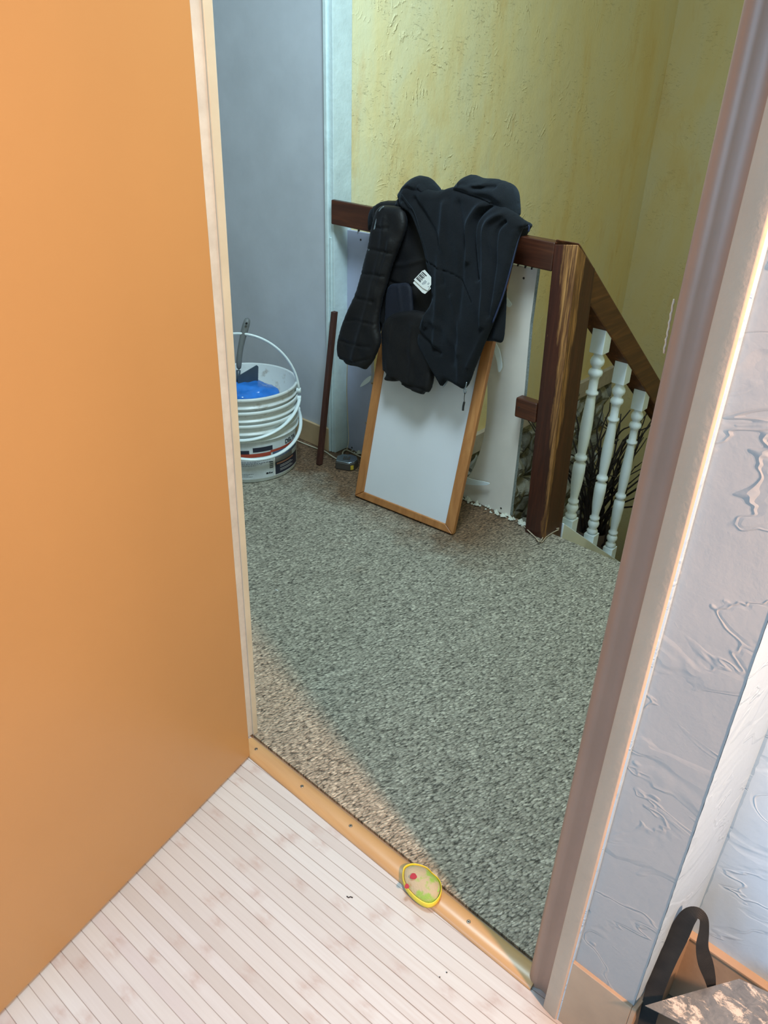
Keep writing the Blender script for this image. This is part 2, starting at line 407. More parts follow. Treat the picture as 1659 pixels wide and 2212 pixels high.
def m_stone():
    n = N('rough_rubble_stone')
    e = n.vor(n.map((1, 1, 1.3)), 7, 'DISTANCE_TO_EDGE', 1.); c = n.vor(n.map((1, 1, 1.3)), 7, 'F1', 1., 'Color')
    f = n.noise(n.co, 14, 8, .7)
    col = n.ramp(n.math('ADD', n.math('MULTIPLY', n.sep(c)[0], .5), n.math('MULTIPLY', f, .5)), [(.2, lin((128, 124, 114))), (.5, lin((182, 180, 168))), (.8, lin((226, 224, 212)))])
    h = n.math('ADD', n.math('MULTIPLY', n.rng(e, 0, .15, 0, 1), .8), n.math('MULTIPLY', f, 1.))
    return n.fin(col, .9, n.bump(h, 1., .05), spec=.2)
M['stone'] = m_stone()
def m_plastic(name, c, dirty=.3):
    n = N(name); f = n.noise(n.co, 16, 6, .7); g = n.noise(n.map((1, 1, 3)), 60, 4, .7)
    col = n.mix(n.rng(f, .56, .75, 0, dirty), lin(c), lin((150, 140, 128)))
    col = n.mix(n.rng(g, .68, .74, 0, dirty*1.5), col, lin((110, 100, 88)))
    return n.fin(col, .32, n.bump(g, .1, .002), spec=.5)
M['plastic'] = m_plastic('white_bucket_plastic', (222, 230, 232), .35)
M['plastic_in'] = m_plastic('dirty_bucket_inside', (214, 220, 222), .95)
M['handle_plastic'] = simple('white_handle_plastic', (226, 238, 242), .3, var=.02)
M['bag_blue'] = simple('blue_plastic_bag', (46, 122, 214), .18, var=.12, scale=12)
M['trowel_grip'] = simple('grey_rubber_grip', (108, 112, 114), .5, var=.1)
M['trowel_dark'] = simple('trowel_dark', (64, 78, 92), .4)
M['chrome'] = simple('tape_chrome', (150, 160, 170), .18, metal=.85, var=.1)
M['tape_dark'] = simple('tape_dark', (70, 66, 62), .4)
M['yellow_label'] = simple('yellow_label', (206, 178, 60), .5)
M['cord'] = simple('cream_cord', (200, 192, 170), .45)
M['rope'] = simple('jute_cord', (176, 160, 138), .8, var=.2, scale=200)
M['paper'] = simple('paper_white', (226, 226, 224), .7, var=.01)
M['ink'] = simple('ink_black', (30, 32, 40), .7)
M['ink_grey'] = simple('ink_grey', (104, 110, 124), .7)
M['rubber_black'] = simple('black_rubber', (22, 22, 24), .5)
def m_strap():
    n = N('black_webbing'); s = n.sep(n.co)
    h = n.math('SINE', n.math('MULTIPLY', n.math('ADD', s[2], n.math('MULTIPLY', s[0], .4)), 3600.))
    col = n.mix(n.rng(n.noise(n.co, 30, 4), .4, .7), lin((34, 38, 40)), lin((46, 48, 48)))
    return n.fin(col, .8, n.bump(h, .35, .0008), spec=.3)
M['strap'] = m_strap()
def m_blade():
    n = N('plaster_smeared_steel'); f = n.noise(n.map((1, 1.6, 1)), 17, 7, .72, .35); g = n.noise(n.co, 55, 5, .7, 1.)
    pl = n.rng(f, .52, .58, 0, 1)
    col = n.mix(n.rng(g, .3, .7), lin((112, 120, 124)), lin((150, 154, 152)))
    col = n.mix(pl, col, lin((196, 196, 190)))
    n.put(n.b.inputs['Metallic'], n.rng(pl, 0, 1, .55, 0))
    m = n.fin(col, n.rng(pl, 0, 1, .38, .8), n.bump(n.math('ADD', pl, n.math('MULTIPLY', g, .5)), .4, .002)); 
    n.b.inputs['Metallic'].default_value = .5
    return m
M['blade'] = m_blade()

# ------------------------------------------------------------------ room shell
X0J = -1.172          # left jamb
struct(MB().box((-3., -2.2, -.06), (2.2, .853, 0)).build('floor', M['planks']))
YW = 2.19             # landing's end wall and railing plane
struct(MB().box((-3.7, .853, -.10), (.9, 2.275, -.008)).build('floor_landing', simple('landing_slab', (150, 140, 126), .9)))
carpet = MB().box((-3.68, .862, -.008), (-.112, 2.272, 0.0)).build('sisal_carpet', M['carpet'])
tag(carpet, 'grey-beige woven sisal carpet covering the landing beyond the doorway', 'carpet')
# end wall of the landing behind the bucket, with its corner
struct(MB().box((-3.7, YW, -.008), (-2.246, YW+.10, 3.)).build('wall_end', M['grey_wall']))
struct(MB().box((-3.8, .80, -.1), (-3.68, 2.29, 3.)).build('wall_far_left', M['grey_wall']))
XY = -2.27            # ochre wall of the stair well
struct(MB().box((XY-.12, YW+.10, -.30), (XY, 5.17, 3.1)).build('wall_left', M['yellow']))
YB = 5.03
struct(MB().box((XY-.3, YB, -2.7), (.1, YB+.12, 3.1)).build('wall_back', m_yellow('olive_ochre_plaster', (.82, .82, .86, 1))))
# landing partition, left of the doorway (behind the open door) and above it
PW = simple('partition_paint', (206, 198, 186), .6)
struct(MB().box((-3.7, .80, 0), (X0J-.055, .875, 3.)).build('wall_door_left', PW))
struct(MB().box((X0J-.055, .80, 2.08), (-.318, .875, 3.)).build('wall_door_top', PW))
# right of the doorway: lilac plaster, a filled return, then a recessed pale blue wall
cb = (-.1265, .803)
pc = [(-.30, .855), cb, (-.118, 1.035), (.03, 1.035), (.9, 1.035), (.9, 1.12), (-.115, 1.12), (-.30, .895)]
struct(MB().prism([(x, y, 0) for x, y in [(-.252, .803), cb, (-.118, .985), (-.150, .990), (-.150, .915), (-.252, .895)]], (0, 0, 3.)).build('wall_door_right', M['lilac']))
# the filled corner is a slightly ragged strip
k = 260; zs = np.linspace(0, 3, k); e = np.cumsum(rng.normal(0, .0006, k)); e -= np.linspace(e[0], e[-1], k); e = np.abs(e*.5+rng.normal(0, .0007, k))
mm = MB(); a = [(cb[0]+.0004+.0006*rng.random(), cb[1]-.0012, z) for z in zs]; b = [(-.1095, .9895, z) for z in zs]; c = [(-.1095+.0015+e[i], .9894, zs[i]) for i in range(k)]; d_ = [(p[0], .9915, p[2]) for p in c]
mm.poly(a+b+c+d_, [(j*k+i, (j+1)*k+i, (j+1)*k+i+1, j*k+i+1) for j in range(3) for i in range(k-1)])
struct(mm.build('wall_return', M['filler']))
struct(MB().box((-.150, .991, 0), (.95, 1.12, 3.)).build('wall_right', M['paleblue']))
# landing's right wall and the stair shaft
struct(MB().box((-.112, 1.12, -2.7), (0.0, 5.15, 3.)).build('wall_landing_right', M['yellow']))
struct(MB().box((XY-.1, 2.275, -2.75), (0., 5.15, -2.65)).build('floor_below', simple('floor_below_mat', (120, 104, 84), .8)))
struct(MB().box((XY, 2.262, -2.7), (-.112, 2.277, -.012)).build('wall_below_landing', simple('lime_plaster', (196, 188, 160), .9, bump=.5)))

# rubble stone band under the ochre wall, with a painted ledge above it
def rough_wall(name, x, y0, y1, z0, z1, mat, amp, step=.02, jag=0.):
    ny = int((y1-y0)/step); nz = int((z1-z0)/step); ys = np.linspace(y0, y1, ny); zz = np.linspace(z0, z1, nz)
    from mathutils import noise as mn
    v = []
    for j in range(nz):
        for i in range(ny):
            p = Vector((0, ys[i]*4.2, zz[j]*5.)); dd = mn.voronoi(p)[0]; h = (dd[1]-dd[0])
            h = min(h, .5)*1.2+.5*mn.fractal(Vector((1, ys[i]*9, zz[j]*9)), 1., 2., 4)
            v.append((x+amp*h, ys[i], zz[j]))
    f = [(j*ny+i, j*ny+i+1, (j+1)*ny+i+1, (j+1)*ny+i) for j in range(nz-1) for i in range(ny-1)]
    return MB().poly(v, f).build(name, mat, smooth=True)
struct(rough_wall('wall_stone_base', XY-.01, 2.28, 5.10, -2.7, -.36, M['stone'], .07))
struct(MB().box((XY-.25, 2.2, -2.7), (XY-.06, 5.10, -.30)).build('wall_stone_core', M['stone']))
struct(MB().box((XY-.03, 2.28, -.415), (XY+.028, YB, -.30)).build('trim_1', simple('ledge_paint', (190, 176, 160), .5), bevel=.004))

# ------------------------------------------------------------------ door, frame, threshold
# left jamb: rebate, stop bead and lining
a0, a1 = PX(432, 0, X0J), PX(455, 0, X0J); b0, b1 = PX(549, 1582, X0J), PX(558, 1582, X0J)
yb = b1[1]; yt = a1[1]+.012
struct(MB().hexa([(X0J-.055, .80, 0), (X0J-.004, .80, 0), (X0J-.004, yb, 0), (X0J-.055, yb, 0),
      (X0J-.055, .80, 2.1), (X0J-.004, .80, 2.1), (X0J-.004, yt, 2.1), (X0J-.055, yt, 2.1)]).build('trim_2', simple('jamb_white', (188, 202, 208), .45, bump=.2, bscale=50), bevel=.003))
struct(MB().hexa([(X0J-.006, yb-.0155, 0), (X0J, yb-.0155, 0), (X0J, yb, 0), (X0J-.006, yb, 0),
      (X0J-.006, yt-.022, 2.1), (X0J, yt-.022, 2.1), (X0J, yt, 2.1), (X0J-.006, yt, 2.1)]).build('trim_3', M['cream_paint'], bevel=.0025))
# right jamb (mauve, rounded nose) and casing (beige) with white edge
def jamb(prof, z1=2.12, lean=0.):
    v = [(x, y, 0) for x, y in prof]+[(x+lean*z1, y, z1) for x, y in prof]; n = len(prof)
    return MB().poly(v, [tuple(range(n))[::-1], tuple(range(n, 2*n))]+[(i, (i+1) % n, n+(i+1) % n, n+i) for i in range(n)])
nose = [(-.301+.017*math.cos(t), .833+.017*math.sin(t)) for t in np.linspace(math.pi, 1.62*math.pi, 10)]
struct(jamb([(-.318, .895)]+nose+[(-.288, .8205), (-.276, .8200), (-.270, .8165), (-.268, .810), (-.266, .895)], lean=.003).build('trim_4', M['mauve'], bevel=.0015))
struct(jamb([(-.268, .850), (-.268, .7985), (-.266, .7965), (-.240, .7925), (-.2375, .7945), (-.2375, .850)], lean=.0035).build('trim_5', M['beige_paint'], bevel=.001))
struct(jamb([(-.2375, .7955), (-.2355, .7965), (-.2355, .806), (-.2375, .806)], lean=.0035).build('trim_6', M['filler']))
# worn paint ridge sticking out on the jamb's inner edge
mm = MB(); P0 = PX(1456, 648, -.318); P1 = PX(1434, 765, -.318)
mm.tube([P0+(P1-P0)*t+np.array([-.0015, .003+.0012*math.sin(t*40), 0]) for t in np.linspace(0, 1, 20)], [.0008+.0007*abs(math.sin(i*1.7)) for i in range(20)], 6)
struct(mm.build('trim_8', M['beige_paint'], smooth=True))
# the orange door, swung into the room
hx, hy = -1.123, .809; nx, ny = PZ(0, 2195)[:2]; dv = np.array([nx-hx, ny-hy]); dv /= np.linalg.norm(dv); nv = np.array([dv[1], -dv[0]])   # nv points away from camera side?
if nv[0] > 0: nv = -nv
Wd, Td = .83, .04
p = [(hx, hy), (hx+dv[0]*Wd, hy+dv[1]*Wd)]; q = [(a+nv[0]*Td, b+nv[1]*Td) for a, b in p]
lt = .0085*2.04/1.57*1.6
door = MB().hexa([(*p[0], .006), (*p[1], .006), (*q[1], .006), (*q[0], .006), (p[0][0]+lt, p[0][1], 2.04), (p[1][0], p[1][1], 2.04), (*q[1], 2.04), (*q[0], 2.04)])
struct(door.build('door_1', M['orange'], bevel=.002))
# skirtings
struct(MB().box((-3.68, YW-.013, 0), (-2.275, YW, .105)).build('baseboard_end', M['baseboard'], bevel=.003))
struct(MB().box((-2.268, YW-.017, 0), (-2.236, YW+.0, .112)).build('baseboard_corner', M['baseboard'], bevel=.003))
struct(MB().prism([(x, y, 0) for x, y in [(-.2375, .7965), (-.127, .7965), (-.127, .808), (-.2375, .808)]], (0, 0, .183)).build('baseboard_door', M['tile'], bevel=.0015))
struct(MB().prism([(x, y, 0) for x, y in [(-.127, .7965), (-.1195, .7990), (-.1045, .979), (-.112, .990), (-.126, .81)]], (0, 0, .184)).build('baseboard_return', M['tile'], bevel=.0015))
struct(MB().box((-.112, .979, 0), (.92, .992, .179)).build('baseboard_right', M['tile'], bevel=.0015))
struct(MB().box((-.112, .976, .179), (.92, .992, .186)).build('trim_9', M['tile'], bevel=.002))

# threshold bar: half-round oak strip with countersunk screws
th = thing('threshold_bar', 'honey-coloured half-round wooden threshold bar screwed down across the doorway', 'threshold', (-.74, .83, 0))
prof = [(-1.165, .829+.024*math.cos(t), .0008+.0115*math.sin(t)) for t in np.linspace(0, math.pi, 12)]
MB().prism(prof, (.864, 0, 0)).build('bar', M['threshold'], th, bevel=.001, bangle=30)
for x in (-1.123, -.955, -.794, -.463):
    s = MB().lathe([(0, .0009), (.0016, .0006), (.0030, .0012), (.0042, .0006), (.0046, -.002)], (x, .829, .0122), 14).build('screw', M['steel'], th, smooth=True)
    MB().lathe([(0, .0014), (.0016, .0013), (.0016, .0004)], (x, .829, .0122), 8).build('screw_slot', M['dark_hole'], s)
# white corner post (old painted frame) at the end of the grey wall
cp = thing('corner_post', 'white-painted wooden corner post between the grey wall and ochre wall', 'post', (-2.22, YW, 0))
MB().box((-2.246, YW-.002, 0), (-2.206, 2.285, 3.)).build('post_core', M['white_paint'], cp, bevel=.002)
MB().box((-2.246, YW-.012, .0), (-2.229, YW-.001, 3.)).build('bead', M['white_paint'], cp, bevel=.003)
MB().box((-2.2275, YW-.006, .0), (-2.218, YW-.001, .92)).build('bead', M['white_paint'], cp, bevel=.002)
# ------------------------------------------------------------------ railing
RB = (-1.141, 2.212, 0.)
rl = thing('stair_railing', 'dark brown wooden railing with worn newel post and white turned balusters', 'railing', RB)
def newel_pt(x, y, z): return (x-.03*z, y-.007*z, z)
xa, xb, ya, yb2 = -1.224, -1.141, 2.212, 2.344
MB().hexa([newel_pt(xa, ya, -.008), newel_pt(xb, ya, -.008), newel_pt(xb, yb2, -.35), newel_pt(xa, yb2, -.35),
           newel_pt(xa, ya, 1.036), newel_pt(xb, ya, 1.047), newel_pt(xb, yb2, .955), newel_pt(xa, yb2, .955)]).build('newel_post', M['newel'], rl, bevel=.004)
tl, bl = PY(715, 431, 2.168), PY(715, 484, 2.168)
tr, br = (-1.253, 2.205, 1.040), (-1.253, 2.205, .952)
D = np.array((0, .044, 0)); Dl = np.array((0, .0185, 0))
pp = [bl, br, np.array(br)+D, bl+Dl, tl, tr, np.array(tr)+D, tl+Dl]
MB().hexa(pp).build('top_rail', M['dark_wood'], rl, bevel=.004)
# sloping handrail down the stairs
sl = math.atan(.757)
def hr(x, y, dz): return (x, y, 1.047-.757*(y-2.22)+dz)
xr0, xr1 = -1.262, -1.173
MB().hexa([hr(xr0, 2.30, -.112), hr(xr1, 2.30, -.112), hr(xr1, 4.3, -.112), hr(xr0, 4.3, -.112), hr(xr0, 2.215, 0), hr(xr1, 2.215, 0), hr(xr1, 4.3, 0), hr(xr0, 4.3, 0)]).build('handrail', M['hand_wood'], rl, bevel=.006)
# short stub of a former middle rail
s0, s1, s2, s3 = [PY(x, y, 2.205) for x, y in ((1114, 858), (1110, 900), (1153, 912), (1163, 867))]
st = MB().hexa([s1, (-1.238, 2.205, s1[2]), (-1.238, 2.245, s1[2]), s1+np.array((0, .04, 0)), s0, (-1.24, 2.205, s0[2]), (-1.24, 2.245, s0[2]), s0+np.array((0, .04, 0))]).build('rail_stub', M['dark_wood'], rl, bevel=.006)
c = PY(1121, 880, 2.2045); MB().tube([c, c+np.array((0, .002, 0))], .0035, 8).build('screw', M['dark_hole'], st)
# stringer and the lower closed string
def sg(x, y, dz): return (x, y, -.035-.757*(y-2.412)+dz)
MB().hexa([sg(-1.235, 2.345, -.32), sg(-1.135, 2.345, -.32), sg(-1.135, 4.7, -.32), sg(-1.235, 4.7, -.32), sg(-1.235, 2.345, 0), sg(-1.135, 2.345, 0), sg(-1.135, 4.7, 0), sg(-1.235, 4.7, 0)]).build('stringer', M['white_lacquer'], rl, bevel=.004)
# turned balusters
prof = [(.017, .0), (.022, .006), (.024, .013), (.019, .020), (.016, .026), (.0225, .036), (.0245, .046), (.021, .056), (.0145, .062), (.0215, .068), (.0215, .075), (.0155, .080),
        (.0165, .095), (.022, .14), (.0245, .19), (.0235, .226), (.0165, .232), (.016, .238), (.0235, .244), (.0245, .252), (.021, .259), (.0165, .262),
        (.0175, .275), (.022, .33), (.0225, .38), (.0195, .44), (.0160, .485), (.0155, .489), (.0235, .494), (.0235, .501), (.0165, .506), (.0165, .545), (.0185, .556),
        (.0255, .563), (.0265, .571), (.0235, .579), (.0165, .585), (.0165, .590), (.0245, .600), (.0265, .610), (.0235, .620), (.0175, .628), (.0175, .634), (.0215, .640)]
def baluster(y):
    ztop = 1.047-.757*(y-2.22)-.090; zb = -.035-.757*(y-2.412)
    Hh = ztop-zb; m = MB(); cxx = -1.2045; hb = .0245
    k0 = .062; k1 = Hh-.092
    m.box((cxx-hb, y-hb, zb-.03), (cxx+hb, y+hb, zb+k0)); sc2 = (k1-k0)/.640
    m.lathe([(0, 0)]+[(r, z*sc2) for r, z in prof]+[(0, .64*sc2)], (cxx, y, zb+k0), 24)
    m.box((cxx-hb-.002, y-hb-.002, zb+k1), (cxx+hb+.002, y+hb+.002, ztop+.02))
    return m.build('baluster', M['white_lacquer'], rl, bevel=.003, bangle=60)
BY = [2.537, 2.770, 3.005, 3.285, 3.52, 3.755, 3.99]
for y in BY: baluster(y)
# steps going down behind the railing
for i in range(9):
    struct(MB().box((-1.135, 2.277+i*.25, -.19*(i+1)-.04), (-.112, 2.277+i*.25+.28, -.19*(i+1))).build('trim_%d' % (20+i), M['baseboard'], bevel=.004))

# ------------------------------------------------------------------ infill panel of the railing
YP = 2.262
hole = [(1095, 640), (1090, 700), (1068, 745), (1052, 800), (1053, 850), (1049, 917), (1035, 980), (1008, 1033), (960, 1046), (900, 1030)]
hole_l = [(880, 1018), (845, 990), (812, 900), (802, 800), (808, 700), (830, 620), (870, 560)]
def cut_board(name, outer, inner, mat):
    '''outer: straight-edged pixels, inner: the curved cut-out side, running back to the start'''
    q = list(outer)+[tuple(p) for p in crom(inner, 6, False)]
    xz = [PY(x, y, YP) for x, y in q]
    for p in xz: p[2] = max(p[2], .002)
    return MB().prism(xz, (0, .018, 0)).build(name, mat, rl)
pan = cut_board('infill_panel', [(900, 1036), (900, 1046), (985, 1080), (1040, 1103), (1100, 1125), (1115, 1000), (1133, 845), (1145, 700), (1161, 581), (1000, 550), (1050, 575)], hole, M['panel'])
cut_board('infill_panel', [(870, 530), (797, 505), (745, 496), (748, 740), (752, 985), (850, 1025), (880, 1036)], hole_l, M['panel_grey'])
# raw chipboard edge on the right side of the panel
q0 = [PY(x, y, YP) for x, y in ((1161, 581), (1145, 700), (1133, 845), (1115, 1000), (1100, 1125))]
mm = MB(); v = []
for a in q0: a[2] = max(a[2], .003); v += [a+np.array((0.0006, .0008, 0)), a+np.array((.0006, .0178, 0))]
mm.poly(v, [(2*i, 2*i+1, 2*i+3, 2*i+2) for i in range(4)]); e_ = mm.build('raw_edge', M['panel_edge'], pan)
for x, y in ((779, 518), (1131, 601), (1082, 1098), (760, 967)):
    c = PY(x, y, YP-.001); MB().tube([c, c+np.array((0, .002, 0))], .0040, 10).build('screw_hole', M['dark_hole'], pan)
c = PY(1056, 753, YP); MB().tube([c-np.array((0, .016, 0)), c], .007, 12).build('bolt', M['steel'], pan, smooth=False)
# torn loose pieces of white edge banding
def band(pts, w0, w1, dy0, dy1, name='edge_banding'):
    q = crom(pts, 6, False); n = len(q); m = MB(); v = []
    for i, (x, y) in enumerate(q):
        t = i/(n-1); Y = YP-.004-(dy0+(dy1-dy0)*t); p = PY(x, y, Y); ww = w0+(w1-w0)*t
        v += [p, p+np.array((.25*ww, .018, .9*ww*.0)), p+np.array((.25*ww+.0015, .018, .002)), p+np.array((.0015, 0, .002))]
    m.poly(v, [f for i in range(n-1) for f in ((4*i, 4*i+1, 4*i+5, 4*i+4), (4*i+1, 4*i+2, 4*i+6, 4*i+5), (4*i+2, 4*i+3, 4*i+7, 4*i+6), (4*i+3, 4*i, 4*i+4, 4*i+7))]+[(0, 1, 2, 3), (4*n-4, 4*n-3, 4*n-2, 4*n-1)])
    return m.build(name, M['banding'], pan, smooth=True)
def blade_shape(pts, Y, T=.003):
    """thin curved strip: outline at depth Y"""
    o = crom(pts, 4); xz = [PY(x, y, Y) for x, y in o]; return MB().prism(xz, (0, T, 0)).build('edge_banding', M['banding'], pan, smooth=False)
blade_shape([(1060, 736), (1068, 738), (1078, 755), (1083, 778), (1084, 795), (1077, 804), (1073, 780), (1067, 757)], YP-.02)
blade_shape([(998, 1030), (1005, 1031), (1022, 1036), (1042, 1040), (1057, 1044), (1050, 1048), (1025, 1048), (1002, 1044)], YP-.02)
blade_shape([(778, 836), (786, 822), (800, 812), (798, 824)], YP-.02)
blade_shape([(1092, 640), (1100, 650), (1105, 658), (1099, 664), (1092, 655)], YP-.015)
# clips between rail and panel
for x, y in ((775, 493), (1136, 571), (1120, 567), (1150, 574)):
    c = PY(x, y, YP); MB().box(c-np.array((.002, .004, .012)), c+np.array((.002, .004, .010))).build('clip', M['dark_hole'], pan)
# broken plaster rubble along the floor edge beneath the panel
mm = MB()
for i in range(150):
    t = random.random(); x = -2.17+t*.93; r = .004+.010*random.random()**2
    c = np.array((x, 2.235+.03*random.random(), r*.5)); vs = []
    for a in [(1, 0, 0), (-1, 0, 0), (0, 1, 0), (0, -1, 0), (0, 0, 1), (0, 0, -.4)]:
        vs.append(c+r*np.array(a)*(.7+.6*random.random()))
    mm.poly(vs, [(0, 2, 4), (2, 1, 4), (1, 3, 4), (3, 0, 4), (2, 0, 5), (1, 2, 5), (3, 1, 5), (0, 3, 5)])
tag(mm.build('plaster_rubble', simple('rubble_white', (205, 205, 192), .9)), 'crumbled white plaster bits along the carpet edge under the railing', 'rubble', kind='stuff')

# ------------------------------------------------------------------ leaning framed board
bx0, bx1 = -1.863, -1.398
B0 = np.array((bx0, 1.954, 0.)); B1 = np.array((bx1, 1.993, 0.))
fb = thing('framed_board', 'white board in honey wood frame leaning on the railing under the jacket', 'framed board', B0)
ux = (B1-B0); Wb = np.linalg.norm(ux); ux /= Wb
upv = np.array((0, .205, .978)); upv /= np.linalg.norm(upv); nn = np.cross(ux, upv); nn /= np.linalg.norm(nn)   # nn points to the front (-Y)?
if nn[1] > 0: nn = -nn
Hb = .985
def bp(u, v, w): return B0+np.array((0, 0, .006))+ux*u+upv*v-nn*w
def brect(u0, u1, v0, v1, w0, w1): return [bp(u0, v0, w1), bp(u1, v0, w1), bp(u1, v0, w0), bp(u0, v0, w0), bp(u0, v1, w1), bp(u1, v1, w1), bp(u1, v1, w0), bp(u0, v1, w0)]
fwid = .040
def miter(o4, i4):
    v = [bp(*o4[0], 0), bp(*o4[1], 0), bp(*i4[1], 0), bp(*i4[0], 0), bp(*o4[0], .022), bp(*o4[1], .022), bp(*i4[1], .022), bp(*i4[0], .022)]
    return MB().hexa(v)
O = [(0, 0), (Wb, 0), (Wb, Hb), (0, Hb)]; I = [(fwid, fwid*.75), (Wb-fwid*1.0, fwid*.75), (Wb-fwid*1.0, Hb-fwid), (fwid, Hb-fwid)]
for i, nm in enumerate(('frame_rail', 'frame_stile', 'frame_rail', 'frame_stile')):
    j = (i+1) % 4
    miter((O[i], O[j]), (I[i], I[j])).build(nm, M['frame_wood'], fb, bevel=.004)
MB().hexa(brect(.03, Wb-.03, .02, Hb-.03, .006, .016)).build('board', M['board'], fb)
for x, y in ((803, 828), (791, 914)):
    dd = ray(x, y); o = np.array([0, 0, CAMZ]); t = ((B0-o)@nn)/(dd@nn); c = o+dd*t
    MB().tube([c+nn*.0015, c-nn*.004], .004, 10).build('screw', M['steel'], fb)

# ------------------------------------------------------------------ jacket over the railing
jk = thing('jacket', 'black hooded jacket thrown over the dark wooden stair railing', 'jacket', (-1.65, 2.17, .5))
# right-hand back panel hanging lowest behind
cloth('back_panel', [(1040, 520), (1112, 520), (1106, 567), (1096, 603), (1094, 660), (1091, 712), (1085, 739), (1066, 737), (1040, 733), (1010, 700)], 2.150, .012, .02, M['fleece'], jk, [([(1090, 560), (1075, 730)], .006, .01)])
# padded sleeve at the left
qz = [([(808, 490), (828, 491), (846, 492)], -.0055, .004), ([(798, 538), (822, 540), (856, 548)], -.0055, .004), ([(786, 590), (812, 591), (836, 596)], -.0055, .004),
      ([(766, 641), (792, 645), (812, 650)], -.0055, .004), ([(750, 692), (775, 690), (812, 700)], -.0045, .0035), ([(742, 735), (770, 741), (805, 748)], -.005, .004), ([(736, 770), (765, 780), (806, 772)], -.005, .0035)]
slv = cloth('sleeve', [(822, 446), (846, 444), (872, 452), (878, 486), (868, 520), (852, 560), (838, 605), (824, 655), (818, 700), (822, 738), (810, 772), (806, 780), (797, 792), (789, 798), (772, 792), (752, 788), (744, 780), (733, 772), (730, 745), (737, 712), (750, 676), (764, 645), (776, 612), (786, 572), (795, 538), (802, 500), (810, 465)],
      2.095, .019, .026, M['lining'], jk, qz+[([(838, 470), (826, 560), (796, 680), (770, 770)], .006, .012), ([(850, 520), (835, 575), (815, 640)], .006, .008)], noise=.0035)
# inner lining between sleeve and front
cloth('inner_lining', [(812, 442), (870, 436), (930, 470), (950, 560), (950, 680), (940, 760), (880, 790), (829, 760), (826, 700), (818, 730), (806, 660), (800, 560), (806, 500)], 2.140, .012, .02, M['lining'], jk,
      [([(840, 560), (870, 572), (915, 560)], .006, .008), ([(848, 608), (880, 618), (910, 614)], -.006, .005)], noise=.004)
cloth('pocket_lining', [(838, 622), (862, 612), (888, 620), (892, 700), (880, 760), (836, 760), (832, 680)], 2.118, .008, .012, M['pocketing'], jk, [([(864, 620), (872, 690)], .004, .006)])
# lower sleeve hanging inside out with ragged cuff
cloth('sleeve', [(834, 690), (870, 670), (930, 680), (968, 740), (950, 780), (938, 800), (936, 818), (929, 845), (920, 847), (914, 852), (896, 846), (882, 838), (871, 831), (866, 823), (852, 824), (836, 822), (832, 815), (836, 806), (829, 798), (828, 760), (829, 735)],
      2.115, .020, .02, M['lining'], jk, [([(850, 700), (845, 790)], .003, .010), ([(900, 700), (892, 820)], .004, .012), ([(835, 805), (880, 828), (925, 838)], -.006, .003)], noise=.003)
# fleece front with folds
fr_f = [([(880, 440), (900, 500), (925, 600), (930, 700)], .012, .008), ([(905, 430), (955, 520), (965, 610)], -.010, .010), ([(970, 440), (962, 520), (958, 620), (950, 740)], .012, .014),
        ([(1000, 440), (1010, 520), (1000, 640), (985, 780)], -.008, .012), ([(1075, 440), (1045, 462), (1032, 490), (1032, 540), (1040, 600)], -.020, .007), ([(1095, 458), (1062, 480), (1055, 520), (1056, 600), (1050, 700)], .014, .009),
        ([(1060, 430), (1035, 455), (1020, 490), (1022, 560)], .014, .009), ([(1100, 478), (1082, 500), (1078, 560), (1062, 680)], -.012, .006), ([(1120, 500), (1102, 580), (1060, 700), (1020, 790)], .006, .008),
        ([(925, 560), (960, 580), (1000, 600), (1028, 650)], -.006, .0022), ([(905, 680), (960, 700), (1000, 760)], .006, .012), ([(940, 640), (905, 700), (960, 760)], -.007, .008), ([(985, 640), (1000, 720), (1000, 820)], .006, .01)]
front = cloth('body_front', [(880, 400), (920, 408), (950, 412), (990, 404), (1050, 430), (1100, 452), (1130, 474), (1141, 484), (1136, 490), (1127, 498), (1118, 525), (1105, 575), (1088, 635), (1066, 695), (1048, 738), (1037, 765), (1024, 798), (1012, 830), (1004, 840), (996, 836), (970, 822), (962, 826), (956, 834), (951, 826), (938, 802), (920, 770), (905, 740), (914, 690), (935, 650), (930, 600), (918, 540), (903, 490), (888, 460), (868, 446), (866, 425)],
      2.112, .024, .022, M['fleece'], jk, fr_f, res=.0045, noise=.004)
# the part that wraps over the rail, and the back
cloth('shoulder_fold', [(812, 444), (846, 440), (870, 426), (905, 414), (950, 410), (1000, 412), (1070, 440), (1118, 470), (1142, 484), (1138, 500), (1118, 520), (1060, 510), (980, 500), (900, 500), (830, 500), (806, 500)], 2.215, .052, .035, M['fleece'], jk, k=0, folds=
      [([(1075, 440), (1040, 470), (1035, 500)], -.01, .008), ([(900, 430), (905, 490)], .008, .01)], noise=.003)
